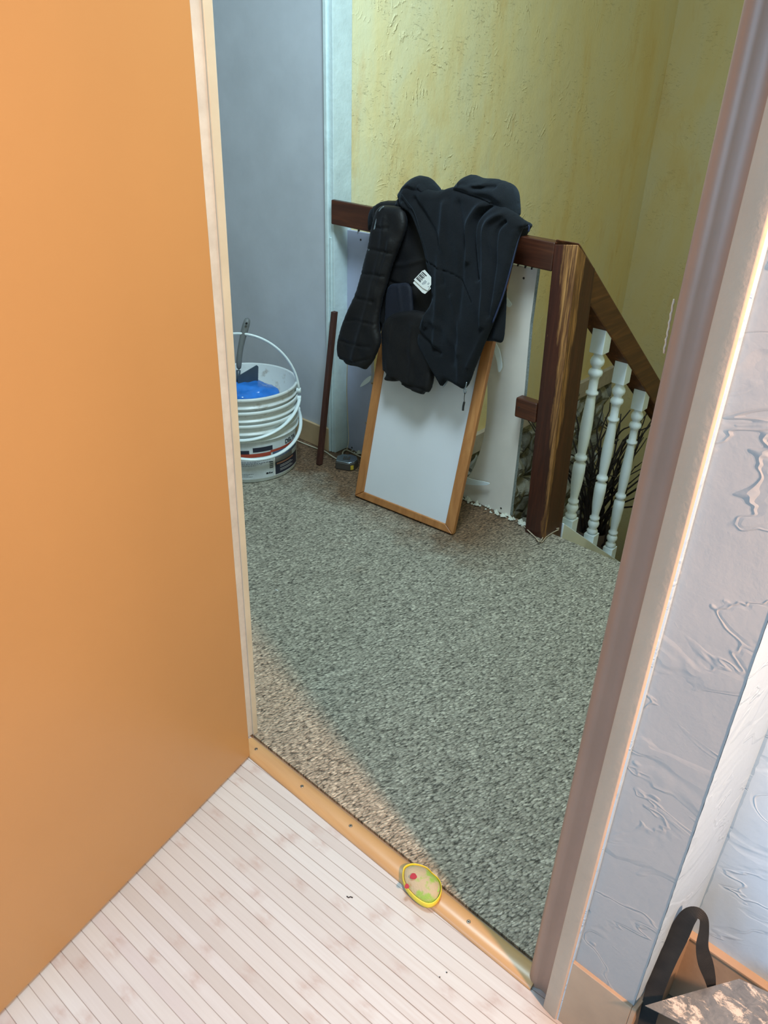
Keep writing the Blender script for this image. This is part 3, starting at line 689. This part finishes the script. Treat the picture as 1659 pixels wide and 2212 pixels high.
# hood: two gathered lumps
cloth('hood', [(868, 418), (878, 402), (892, 386), (907, 379), (922, 384), (934, 396), (943, 408), (944, 420), (928, 430), (900, 446), (884, 459), (872, 452), (864, 440), (869, 425)], 2.175, .050, .030, M['hood'], jk, k=0, folds=
      [([(870, 420), (884, 440), (895, 450)], -.014, .004), ([(938, 412), (915, 432), (893, 448)], -.010, .004), ([(925, 400), (935, 412), (948, 420)], .010, .006), ([(885, 405), (900, 395), (915, 400)], .008, .01)], res=.004)
cloth('hood', [(986, 414), (994, 397), (1006, 384), (1018, 377), (1032, 382), (1050, 385), (1068, 386), (1088, 392), (1102, 400), (1111, 416), (1114, 440), (1115, 462), (1112, 472), (1096, 462), (1078, 446), (1052, 432), (1022, 422), (1000, 416)], 2.185, .055, .028, M['hood'], jk, k=0, folds=
      [([(1010, 380), (1014, 392), (1030, 400), (1062, 396)], .014, .007), ([(1006, 402), (1040, 410), (1080, 414), (1108, 432)], .010, .012), ([(1018, 395), (1045, 402), (1085, 402)], -.014, .006), ([(1048, 426), (1080, 440), (1106, 462)], -.008, .004), ([(994, 412), (1040, 418), (1080, 434)], .01, .005)], res=.004)
# piping along the open edges
def cordpx(name, pts, Y, r, mat, par, n=6):
    q = crom(pts, n, False); Ys = Y if hasattr(Y, '__len__') else (Y, Y)
    P = [PT(x, y, Ys[0]+(Ys[1]-Ys[0])*i/(len(q)-1)) for i, (x, y) in enumerate(q)]
    return MB().tube(P, r, 8).build(name, mat, par, smooth=True)
cordpx('piping', [(829, 446), (820, 455), (812, 480), (804, 515), (796, 545), (790, 568)], (2.075, 2.085), .0024, M['piping_grey'], jk)
cordpx('piping', [(1142, 500), (1143, 490), (1138, 485), (1131, 487), (1126, 497), (1117, 525), (1104, 577), (1087, 637), (1064, 698)], (2.125, 2.105), .0032, M['piping_blue'], jk)
cordpx('piping', [(868, 420), (880, 437), (893, 455), (905, 490), (920, 540), (930, 590)], (2.080, 2.088), .0016, M['hood'], jk)
cordpx('zip', [(967, 822), (962, 830), (957, 836)], (2.11, 2.11), .0022, M['piping_grey'], jk)
# zip pull with cord and toggle
zp = cordpx('zip_pull', [(1008, 826), (1006, 836), (1002, 842), (1004, 850), (1007, 846), (1006, 838)], 2.085, .0022, M['chrome'], jk)
cordpx('pull_cord', [(1004, 848), (1003, 858), (1003, 868)], 2.082, .0012, M['black_cord'], zp)
cordpx('toggle', [(1003, 868), (1001, 877), (1000, 887)], 2.082, .0036, M['black_cord'], zp)
# care label: white leaflets with barcode
lbY = 2.080
def lpoly(pts, Y, mat, name, par, T=.0012): return MB().prism([PT(x, y, Y) for x, y in pts], (0, T, 0)).build(name, mat, par)
lb = lpoly([(892, 611), (905, 595), (928, 614), (930, 624), (918, 635), (912, 632)], lbY+.003, M['paper'], 'care_label', jk)
lpoly([(894, 604), (912, 585), (917, 583), (931, 599), (931, 615), (924, 628), (913, 622)], lbY, M['paper'], 'label_leaf', lb)
mm = MB()
for i in range(7):
    t = i/6; a = np.array((898.5, 601.))*(1-t)+np.array((911., 588.))*t; dlt = np.array((9.5, 9.)) if i % 2 == 0 else np.array((8.5, 8.))
    w = np.array((.9, -.9)) if i % 3 else np.array((1.5, -1.5))
    mm.prism([PT(*a, lbY-.0004), PT(*(a+dlt), lbY-.0004), PT(*(a+dlt+w), lbY-.0004), PT(*(a+w), lbY-.0004)], (0, .0003, 0))
mm.build('barcode', M['ink'], lb)
mm = MB()
for (x, y, l) in ((911, 612, 3), (913, 610, 4), (915, 608, 4.5), (917, 606, 4), (923, 613, 2.2), (925, 611, 2.), (924, 619, 1.6)):
    mm.prism([PT(x, y, lbY-.0004), PT(x+l, y+l, lbY-.0004), PT(x+l+.8, y+l-.8, lbY-.0004), PT(x+.8, y-.8, lbY-.0004)], (0, .0003, 0))
mm.build('label_print', M['ink_grey'], lb)

# ------------------------------------------------------------------ buckets (three nested)
BC = np.array((-2.405, 1.865, 0.))
Rv = .213
def bucket_body(z0, h, r0, r1, ribs=True):
    t = .003
    out = [(0, .0), (r0-.006, 0), (r0, .006)]
    out += [(r0+(r1-.007-r0)*((h-.075)/h), h-.078)]
    out += [(r1+.002, h-.075), (r1+.002, h-.070), (r1-.006, h-.068), (r1-.006, h-.046), (r1+.003, h-.044), (r1+.003, h-.039), (r1-.006, h-.037), (r1-.006, h-.016), (r1+.004, h-.014), (r1+.005, h-.002), (r1+.002, h), (r1-.004, h), (r1-.006, h-.004)]
    out += [(r0-.004, .012), (0, .010)]
    return MB().lathe(out, BC+np.array((0, 0, z0)), 96)
def handle(pv, sag, plane_dir, parent, name='handle', r=.0075):
    """a bail through the two pivots BC±pv, bulging along plane_dir"""
    pv = np.array(pv, float); d = np.array(plane_dir, float); pts = []
    for t in np.linspace(0, math.pi, 40): pts.append(BC+sag[1]*np.array((0, 0, 1.))+pv*math.cos(t)+d*math.sin(t)*sag[0])
    return MB().tube(pts, .0050, 10, ry=r).build(name, M['handle_plastic'], parent, smooth=True)
u1 = np.array((.75, .66, 0.)); w1 = np.array((.66, -.75, 0.))
# bottom bucket with the printed label
bk3 = thing('bucket', 'bottommost white bucket of the nested stack, with printed red and navy label', 'bucket', BC, 'nested buckets by the grey wall')
b3 = bucket_body(.0, .262, .203, .213).build('body', M['plastic'], bk3, smooth=True, bevel=0)
bk2 = thing('bucket', 'middle white bucket of the nested stack, plain rim and hanging handle', 'bucket', BC+np.array((0, 0, .05)), 'nested buckets by the grey wall')
bucket_body(.055, .262, .193, .212).build('body', M['plastic'], bk2, smooth=True)
bk1 = thing('bucket', 'topmost white bucket of the nested stack, dirty inside, handle standing up', 'bucket', BC+np.array((0, 0, .1)), 'nested buckets by the grey wall')
bucket_body(.110, .262, .185, .212).build('body', M['plastic_in'], bk1, smooth=True)
ZR = .372
handle(u1*.222, (.235, .335), (0.03, -.06, 1.), bk1)
handle(u1*.224, (.235, .300), w1*.93+np.array((0, 0, -.42)), bk2)
ua = math.radians(64); u2 = np.array((math.cos(ua), math.sin(ua), 0.))
handle(u2*.224, (.236, .215), np.array((math.cos(ua-math.pi/2)*.98, math.sin(ua-math.pi/2)*.98, -.40)), bk3)
for par, zz, uu in ((bk1, .335, u1), (bk2, .300, u1), (bk3, .215, u2)):
    c = BC+uu*.221+np.array((0, 0, zz)); MB().tube([c-uu*.010, c+uu*.010], .011, 14).build('lug', M['handle_plastic'], par, smooth=False, bevel=.002)
# label on the bottom bucket: patches that follow the curve
def rz(z): return .203+(.206-.203)*z/.19+.0009
def ang(x, y, z):   # angle on the bucket where pixel column x,y falls at height z
    best = None
    for a in np.linspace(-math.pi, .6, 900):
        P = BC+np.array((rz(z)*math.cos(a), rz(z)*math.sin(a), z)); v = MC@(P-np.array((0, 0, CAMZ))); px = W_/2+F_*v[0]/v[2]
        if best is None or abs(px-x) < best[0]: best = (abs(px-x), a)
    return best[1]
def patch(name, a0, a1, z0, z1, mat, parent, off=0., n=16):
    m = MB(); v = []
    for i in range(n+1):
        a = a0+(a1-a0)*i/n
        for z in (z0, z1): r = rz(z)+off; v.append(BC+np.array((r*math.cos(a), r*math.sin(a), z)))
    m.poly(v, [(2*i, 2*i+2, 2*i+3, 2*i+1) for i in range(n)]); return m.build(name, mat, parent)
def patches(name, rects, mat, parent, off):
    m = MB()
    for a0, a1, z0, z1 in rects:
        n = max(2, int(abs(a1-a0)/.03)); v = []
        for i in range(n+1):
            a = a0+(a1-a0)*i/n
            for z in (z0, z1): r = rz(z)+off; v.append(BC+np.array((r*math.cos(a), r*math.sin(a), z)))
        m.poly(v, [(2*i, 2*i+2, 2*i+3, 2*i+1) for i in range(n)])
    return m.build(name, mat, parent)
def az(px):      # rough azimuth on the visible front for a pixel column near the bucket's mid height
    return ang(px, 0, .09)
A = az
lbm = simple('label_white', (206, 214, 220), .4); red = simple('label_red', (176, 74, 56), .45); nav = simple('label_navy', (34, 38, 56), .4); blu = simple('label_photo_blue', (96, 116, 150), .45, var=.3, scale=60); gry = simple('label_grey', (130, 128, 128), .4)
LB = patch('label', A(430), A(646), .018, .184, lbm, b3, 0., 48)
patches('label_stripe', [(A(500), A(586), .118, .134)], red, LB, .0006)
patches('label_stripe', [(A(585), A(640), .128, .139)], red, LB, .0006)
patches('label_panel', [(A(500), A(540), .134, .150), (A(548), A(590), .140, .160)], nav, LB, .0006)
patches('label_photo', [(A(590), A(645), .100, .128)], blu, LB, .0007)
patches('label_panel', [(A(594), A(650), .022, .078)], nav, LB, .0006)
patches('label_panel', [(A(594), A(630), .078, .100)], gry, LB, .0006)
patches('label_stripe', [(A(597), A(632), .066, .073)], simple('label_copper', (170, 120, 100), .4), LB, .0010)
patches('label_divider', [(A(591), A(593.5), .018, .118)], M['paper'], LB, .0008)
rects = []
for k, (z, x0, x1) in enumerate([(.108, 500, 586), (.098, 500, 584), (.094, 500, 560), (.088, 500, 586), (.083, 500, 566), (.079, 500, 552), (.042, 500, 546), (.036, 500, 536), (.030, 500, 544)]):
    x = x0
    while x < x1:
        w = 2+4*random.random(); rects.append((A(x), A(min(x+w, x1)), z, z+(.0032 if k in (0, 3) else .0017))); x += w+1
patches('label_print', rects, M['ink_grey'], LB, .0008)
rects = [(A(582), A(589.5), z, z+h) for z, h in ((.084, .004), (.0785, .0015), (.075, .0025), (.071, .001), (.067, .003), (.062, .0015), (.0585, .0025))]
patches('label_barcode', rects, M['ink'], LB, .0008)
rects = []
for k, z in enumerate((.056, .050, .040, .034)):
    patches('label_line', [(A(604), A(628+3*(k % 2)), z, z+.0014)], M['paper'], LB, .0010)
patches('label_symbol', [(A(574), A(579), .034, .042), (A(580), A(583), .034, .042), (A(584), A(588), .034, .039)], M['ink'], LB, .0008)
# DELTA lettering, bent on to the bucket
def curved_text(body, size, x_px, z, mat, parent, squash=1.):
    c = bpy.data.curves.new('lettering', 'FONT'); c.body = body; c.size = size; c.offset = size*.03
    t = bpy.data.objects.new('lettering_tmp', c); COL.objects.link(t); bpy.context.view_layer.update()
    me = bpy.data.meshes.new_from_object(t.evaluated_get(bpy.context.evaluated_depsgraph_get())); bpy.data.objects.remove(t)
    bm = bmesh.new(); bm.from_mesh(me); a0 = A(x_px)
    for v in bm.verts:
        a = a0+v.co.x*squash/.206; zz = z+v.co.y+v.co.x*.0; r = rz(zz)+.0012
        p = BC+np.array((r*math.cos(a), r*math.sin(a), zz)); v.co = p
    m = MB(); m.bm = bm; return m.build('lettering', mat, parent)
curved_text('DELTA', .026, 616, .145, M['ink'], LB, 1.0)
# blue plastic bag in the top bucket
tb = MB(); bmesh.ops.create_icosphere(tb.bm, subdivisions=5, radius=1)
from mathutils import noise as mn
cc = np.array((-2.36, 1.83, .318))
for v in tb.bm.verts:
    p = v.co.copy(); k = 1+.16*mn.noise(p*2.1)+.07*mn.noise(p*5)
    v.co = Vector((cc[0]+p.x*k*.135, cc[1]+p.y*k*.135, cc[2]+p.z*k*.062))
tag(tb.build('plastic_bag', M['bag_blue'], smooth=True), 'glossy blue plastic bag bulging inside the topmost bucket', 'bag')
# trowel standing in the bucket
tr_ = thing('trowel', 'grey-handled trowel standing upright in the topmost bucket', 'trowel', (-2.4, 1.85, .33))
q = [PX(x, y, -2.39) for x, y in ((516, 800), (516, 775), (520, 748), (526, 722), (532, 700), (536, 686))]
MB().tube(q, [.011, .012, .011, .0135, .0155, .011], 16).build('grip', M['trowel_grip'], tr_, smooth=True, subd=1)
c = PX(534, 697, -2.375); MB().tube([c+np.array((.004, -.006, 0)), c+np.array((.008, -.011, 0))], .0042, 10).build('hang_hole', M['rubber_black'], tr_)
q = [PX(x, y, -2.39) for x, y in ((514, 830), (515, 800))]
MB().tube(q, [.007, .009], 10).build('ferrule', M['trowel_dark'], tr_, smooth=True)
bl_ = [PX(x, y, -2.37) for x, y in ((514, 812), (553, 789), (556, 792), (555, 835), (514, 835))]
MB().prism(bl_, (.003, .003, 0)).build('blade', M['trowel_dark'], tr_)

# ------------------------------------------------------------------ stick, tape measure, cords
b0 = PZ(690, 1004, .0)+np.array((0, 0, .004)); t0 = np.array((-2.183, 2.166, .642))
mm = MB(); dx = np.array((.0105, 0, 0)); dy = np.array((0, .010, 0))
mm.hexa([b0-dx-dy, b0+dx-dy, b0+dx+dy, b0-dx+dy, t0-dx-dy, t0+dx-dy, t0+dx+dy, t0-dx+dy])
tag(mm.build('wooden_stick', M['stick'], bevel=.0015), 'thin dark brown square stick leaning against the white corner post', 'stick')
tp = thing('tape_measure', 'chrome and yellow tape measure lying on the carpet in the corner', 'tape measure', (-2.13, 2.08, 0))
ct = PZ(749, 1008, .0)
def rot2(px, py, a): return (ct[0]+px*math.cos(a)-py*math.sin(a), ct[1]+px*math.sin(a)+py*math.cos(a))
oc = [(-.034, -.026), (.012, -.036), (.030, -.026), (.038, 0), (.030, .026), (.010, .036), (-.020, .034), (-.036, .014)]
oc = [(x*1.3, y*1.2) for x, y in oc]
an = math.radians(35)
MB().prism([(*rot2(x, y, an), .001) for x, y in oc], (0, 0, .034)).build('body', M['tape_dark'], tp, bevel=.004)
fc = MB().prism([(*rot2(x*.96, y*.96, an), .0345) for x, y in oc], (0, 0, .006)).build('face_plate', M['chrome'], tp, bevel=.003)
MB().prism([(*rot2(x, y, an), .0406) for x, y in ((-.015, -.012), (.015, -.012), (.015, .014), (-.015, .014))], (0, 0, .0025)).build('logo_plate', M['tape_dark'], fc, bevel=.001)
MB().lathe([(.0045, 0), (.0045, .002), (.0085, .002), (.0085, 0)], (*rot2(0, 0.001, an), .0428), 20, True).build('logo_ring', M['chrome'], fc)
pL = [rot2(*oc[1], an), rot2(*oc[2], an)]
a_, b_ = np.array(PZ(747, 1017, .012)), np.array(PZ(760, 1014, .012))
# yellow sticker wrapped on the side that faces the camera
sd = [np.array((*rot2(*o, an), 0)) for o in oc]; best = None
for i in range(8):
    m_ = (sd[i]+sd[(i+1) % 8])/2; n_ = m_-np.array((ct[0], ct[1], 0)); n_ /= np.linalg.norm(n_); vv = -m_.copy(); vv[2] = 0; vv /= np.linalg.norm(vv)
    if best is None or n_@vv > best[0]: best = (n_@vv, sd[i], sd[(i+1) % 8], n_)
_, s0_, s1_, n_ = best; o_ = n_*.0006
MB().prism([s0_*.7+s1_*.3+o_+(0, 0, .006), s0_*.2+s1_*.8+o_+(0, 0, .006), s0_*.2+s1_*.8+o_+(0, 0, .026), s0_*.7+s1_*.3+o_+(0, 0, .026)], n_*.0006).build('sticker', M['yellow_label'], tp)
def ground_cord(name, pts, r, mat, label, cat, z=None):
    q = crom(pts, 6, False); P = [PZ(x, y, (z or r)+.001) for x, y in q]
    return tag(MB().tube(P, r, 8).build(name, mat, smooth=True), label, cat)
ground_cord('white_cable', [(640, 951), (659, 959), (688, 970), (702, 975), (715, 984), (728, 991), (738, 986), (741, 976), (748, 972), (760, 977), (775, 985), (795, 993)], .0032, M['cord'], 'thin cream cable running along the skirting behind the tape measure', 'cable')
mm = MB(); q = [PY(x, y, YW-.016) for x, y in crom([(751, 760), (749, 840), (751, 900), (753, 950), (749, 972)], 6, False)]
tag(MB().tube(q, .0018, 6).build('thin_wire', M['cord'], smooth=True), 'thin pale wire hanging down beside the white corner post', 'wire')
# jute string at the foot of the newel post
q = crom([(1131, 1136), (1142, 1147), (1156, 1160), (1166, 1170), (1176, 1156), (1190, 1145), (1208, 1141)], 6, False); P = [PZ(x, y, .006+.006*math.sin(i*.3)**2) for i, (x, y) in enumerate(q)]
P2 = [PZ(x, y, .005) for x, y in crom([(1161, 1166), (1170, 1171), (1180, 1160), (1193, 1151), (1207, 1144)], 6, False)]
tag(MB().tube(P, .0022, 7).tube(P2, .0020, 7).build('string', M['rope'], smooth=True), 'pale string looped round the foot of the dark newel post', 'string')

# ------------------------------------------------------------------ twigs in the stair well
tw = MB()
def twig(p, d, L, r, n=9, depth=0):
    pts = [Vector(p)]; d = Vector(d).normalized()
    for i in range(n):
        d = (d+Vector((random.gauss(0, .16), random.gauss(0, .16), random.gauss(0, .06)))).normalized(); pts.append(pts[-1]+d*L/n)
        if depth < 2 and i > 1 and random.random() < .13: twig(pts[-1], d+Vector((random.gauss(0, .28), random.gauss(0, .28), .1)), L*(1-i/n)*.7, r*.7, 6, depth+1)
    tw.tube(pts, [r*(1-.6*i/n) for i in range(n+1)], 5)
base = PY(1270, 1185, 3.7)
for k in range(46):
    tgt = PY(1312+random.random()*50, 836+random.random()*90, 3.7) if k % 3 else PY(1290+random.random()*30, 900+random.random()*90, 3.7)
    d = tgt-base; st0 = base+np.array((random.gauss(0, .035), random.gauss(0, .04), random.random()*.2)); twig(st0, tgt-st0, np.linalg.norm(tgt-st0)*(.85+.15*random.random()), .0082)
for a, b in (((1300, 1180), (1358, 1110)), ((1310, 1168), (1352, 1150))):
    p0, p1 = PY(*a, 3.6), PY(*b, 3.6); twig(p0, p1-p0, np.linalg.norm(p1-p0), .006, 9, 2)
tag(tw.build('bare_branches', M['twig'], smooth=True), 'bundle of bare dark branches standing in the stair well behind the balusters', 'branches')
vz = base; vp = [(0, 0), (.10, 0), (.15, .15), (.14, .45), (.09, .62), (.11, .68), (.10, .68), (.08, .62), (.0, .60)]
zf = -2.65; hgt = max(.3, base[2]+.15-zf)
tag(MB().lathe([(r, z*hgt/.68) for r, z in vp], (base[0], base[1], zf), 32).build('floor_vase', simple('vase_clay', (70, 54, 44), .5), smooth=True), 'tall dark clay vase holding the bare branches in the stair well', 'vase')

# ------------------------------------------------------------------ scrubbing pad on the threshold
pad = thing('scrubbing_pad', 'small oval yellow-green pad with two red spots lying on the threshold bar', 'cleaning pad', PZ(912, 1920, .012))
oc = [(869, 1890), (875, 1882), (889, 1876), (904, 1876), (921, 1881), (934, 1894), (947, 1906), (953, 1921), (953, 1938), (948, 1952), (938, 1961), (925, 1963), (910, 1957), (893, 1944), (877, 1926), (869, 1908)]
q = crom(oc, 4); ctr = np.array(q).mean(0)
def ring(sc_, z): return [PZ(*(ctr+(p-ctr)*sc_), z) for p in q]
def lift(P):      # the bar lifts the middle of the pad
    o = []
    for p in P:
        o.append(p+np.array((0, 0, .011*math.exp(-((p[1]-.829)/.03)**2))))
    return o
def pad_mesh(levels):
    m = MB(); n = len(q); v = []
    for s_, z in levels: v += lift([PZ(*(ctr+(p-ctr)*s_), 0.006)+np.array((0, 0, z)) for p in q])
    f = [(k*n+i, k*n+(i+1) % n, (k+1)*n+(i+1) % n, (k+1)*n+i) for k in range(len(levels)-1) for i in range(n)]
    f += [tuple(range(n))[::-1], tuple(range((len(levels)-1)*n, len(levels)*n))]
    return m.poly(v, f)
pad_mesh([(.93, -.005), (.98, -.003), (1., .003), (.985, .010), (.955, .012), (.94, .009), (.93, .002)]).build('rim', simple('pad_yellow', (228, 214, 70), .4), pad, smooth=True)
def m_pad():
    n = N('pad_fuzz'); g = n.noise(n.co, 34, 4, .6); c = n.mix(n.rng(g, .50, .60), lin((178, 168, 140)), lin((140, 178, 84)))
    return n.fin(c, .8, n.bump(n.noise(n.co, 260, 4), .6, .002))
pm = m_pad()
ps = pad_mesh([(.92, .001), (.92, .006), (.84, .012), (.6, .016), (.3, .018), (.05, .0185)]).build('pad', pm, pad, smooth=True)
mm = MB(); 
for (x, y, r) in ((893, 1893, 7.5), (879, 1912, 5.)):
    v = [PZ(x+r*math.cos(t)*(1+.15*math.sin(3*t)), y+r*math.sin(t)*(1 if r > 6 else 1.25)*.85, .0335) for t in np.linspace(0, 2*math.pi, 14, endpoint=False)]
    v = [p+np.array((0, 0, -.004 if r < 6 else 0)) for p in v]
    mm2 = MB().prism(v, (0, 0, .001)); mm2.build('red_spot', simple('pad_red', (168, 40, 56), .6), pad)
# green strip along the rim
for pts in ([(893, 1879), (910, 1880), (924, 1886), (936, 1902), (946, 1917), (948, 1930), (944, 1934), (940, 1918), (929, 1905), (918, 1890), (903, 1884)],):
    qq = crom(pts, 3); v = lift([PZ(x, y, .0175) for x, y in qq]); MB().prism(v, (0, 0, .0012)).build('green_strip', simple('pad_green', (150, 205, 84), .45), pad)

# ------------------------------------------------------------------ bag, strap and taping knife at lower right
bg_ = thing('tool_bag', 'black tool bag with webbing strap standing by the lilac wall', 'bag', (.02, .7, 0))
MB().hexa([(-.055, .56, .0), (.30, .56, .0), (.32, .83, .0), (-.030, .80, .0), (-.050, .58, .205), (.30, .58, .205), (.30, .82, .205), (-.030, .80, .205)]).build('body', simple('bag_brown_black', (52, 36, 28), .85, bump=.3), bg_, bevel=.02, bseg=4)
def strap(pts, zz, wpx, name='strap'):
    """webbing strap: centreline pixels with heights and half widths"""
    n = len(pts); q = crom([(x, y, z*1000, w) for (x, y), z, w in zip(pts, zz, wpx)], 6, False); m = MB(); P = [PZ(a, b, c/1000) for a, b, c, _ in q]; v = []
    for i, p in enumerate(P):
        t = P[min(i+1, len(P)-1)]-P[max(i-1, 0)]; t /= np.linalg.norm(t); vw = p-np.array((0, 0, CAMZ)); vw /= np.linalg.norm(vw)
        s_ = np.cross(t, vw); s_ /= np.linalg.norm(s_); w = q[i][3]/1000.; nn_ = np.cross(s_, t)
        for a, b in ((-w, -.0011), (w, -.0011), (w, .0011), (-w, .0011)): v.append(p+s_*a+nn_*b)
    k = len(P); m.poly(v, [f for i in range(k-1) for f in [(4*i+j, 4*i+(j+1) % 4, 4*i+4+(j+1) % 4, 4*i+4+j) for j in range(4)]]+[(0, 1, 2, 3), (4*k-4, 4*k-3, 4*k-2, 4*k-1)])
    return m.build(name, M['strap'], bg_, smooth=False, bevel=.0005)
strap([(1392, 2228), (1403, 2185), (1417, 2130), (1440, 2072), (1466, 2018), (1486, 1982), (1505, 1972), (1520, 1984), (1521, 2010), (1517, 2045), (1524, 2080), (1533, 2112), (1538, 2140)],
      [.13, .17, .22, .28, .34, .385, .40, .395, .375, .345, .30, .25, .21], [12.5, 13.5, 14, 14.5, 14.5, 12, 8.5, 6.5, 7.0, 9., 11.5, 9, 5.5])
kn = thing('taping_knife', 'wide steel taping knife smeared with dried plaster lying on the tool bag', 'taping knife', (0, .8, .26))
zk = .24
kA, kB, kC = PZ(1393, 2173, zk), PZ(1597, 2115, zk), PZ(1470, 2212, zk)
d1 = kB-kA; d2 = kC-kA; d2 = d2/np.linalg.norm(d2)*.20
MB().prism([kA, kA+d1*.5+np.array((0, .0, .001)), kB, kB+d2, kA+d1*.5+d2, kA+d2], (0, 0, .0012)).build('blade', M['blade'], kn)
hc = kA+d1*.5+d2
MB().tube([hc-d2*.1, hc+d2*.1, hc+d2*.4, hc+d2*.7], [.012, .016, .017, .013], 14, ry=[.02, .022, .022, .018]).build('handle', M['trowel_grip'], kn, smooth=True)

# ------------------------------------------------------------------ tiny things on the floors
def speck(name, pts, mat, label, cat, r=.0012):
    P = [PZ(x, y, .0012) for x, y in pts]; tag(MB().tube(P, r, 6).build(name, mat, smooth=True), label, cat)
speck('lint', [(749, 1936), (753, 1939), (757, 1937), (762, 1939)], M['ink'], 'tiny dark curl of lint on the pale room floor', 'lint', .0011)
speck('crumb', [(964, 2100), (966, 2101)], M['ink'], 'tiny dark crumb on the pale floor, nearest the door jamb', 'crumb', .0012)
speck('crumb', [(949, 2110), (951, 2111)], M['dark_hole'], 'tiny brown crumb on the pale floor, left of another crumb', 'crumb', .0010)
speck('paper_bit', [(595, 1274), (601, 1276)], M['paper'], 'tiny white scrap of paper on the landing carpet', 'paper scrap', .0024)
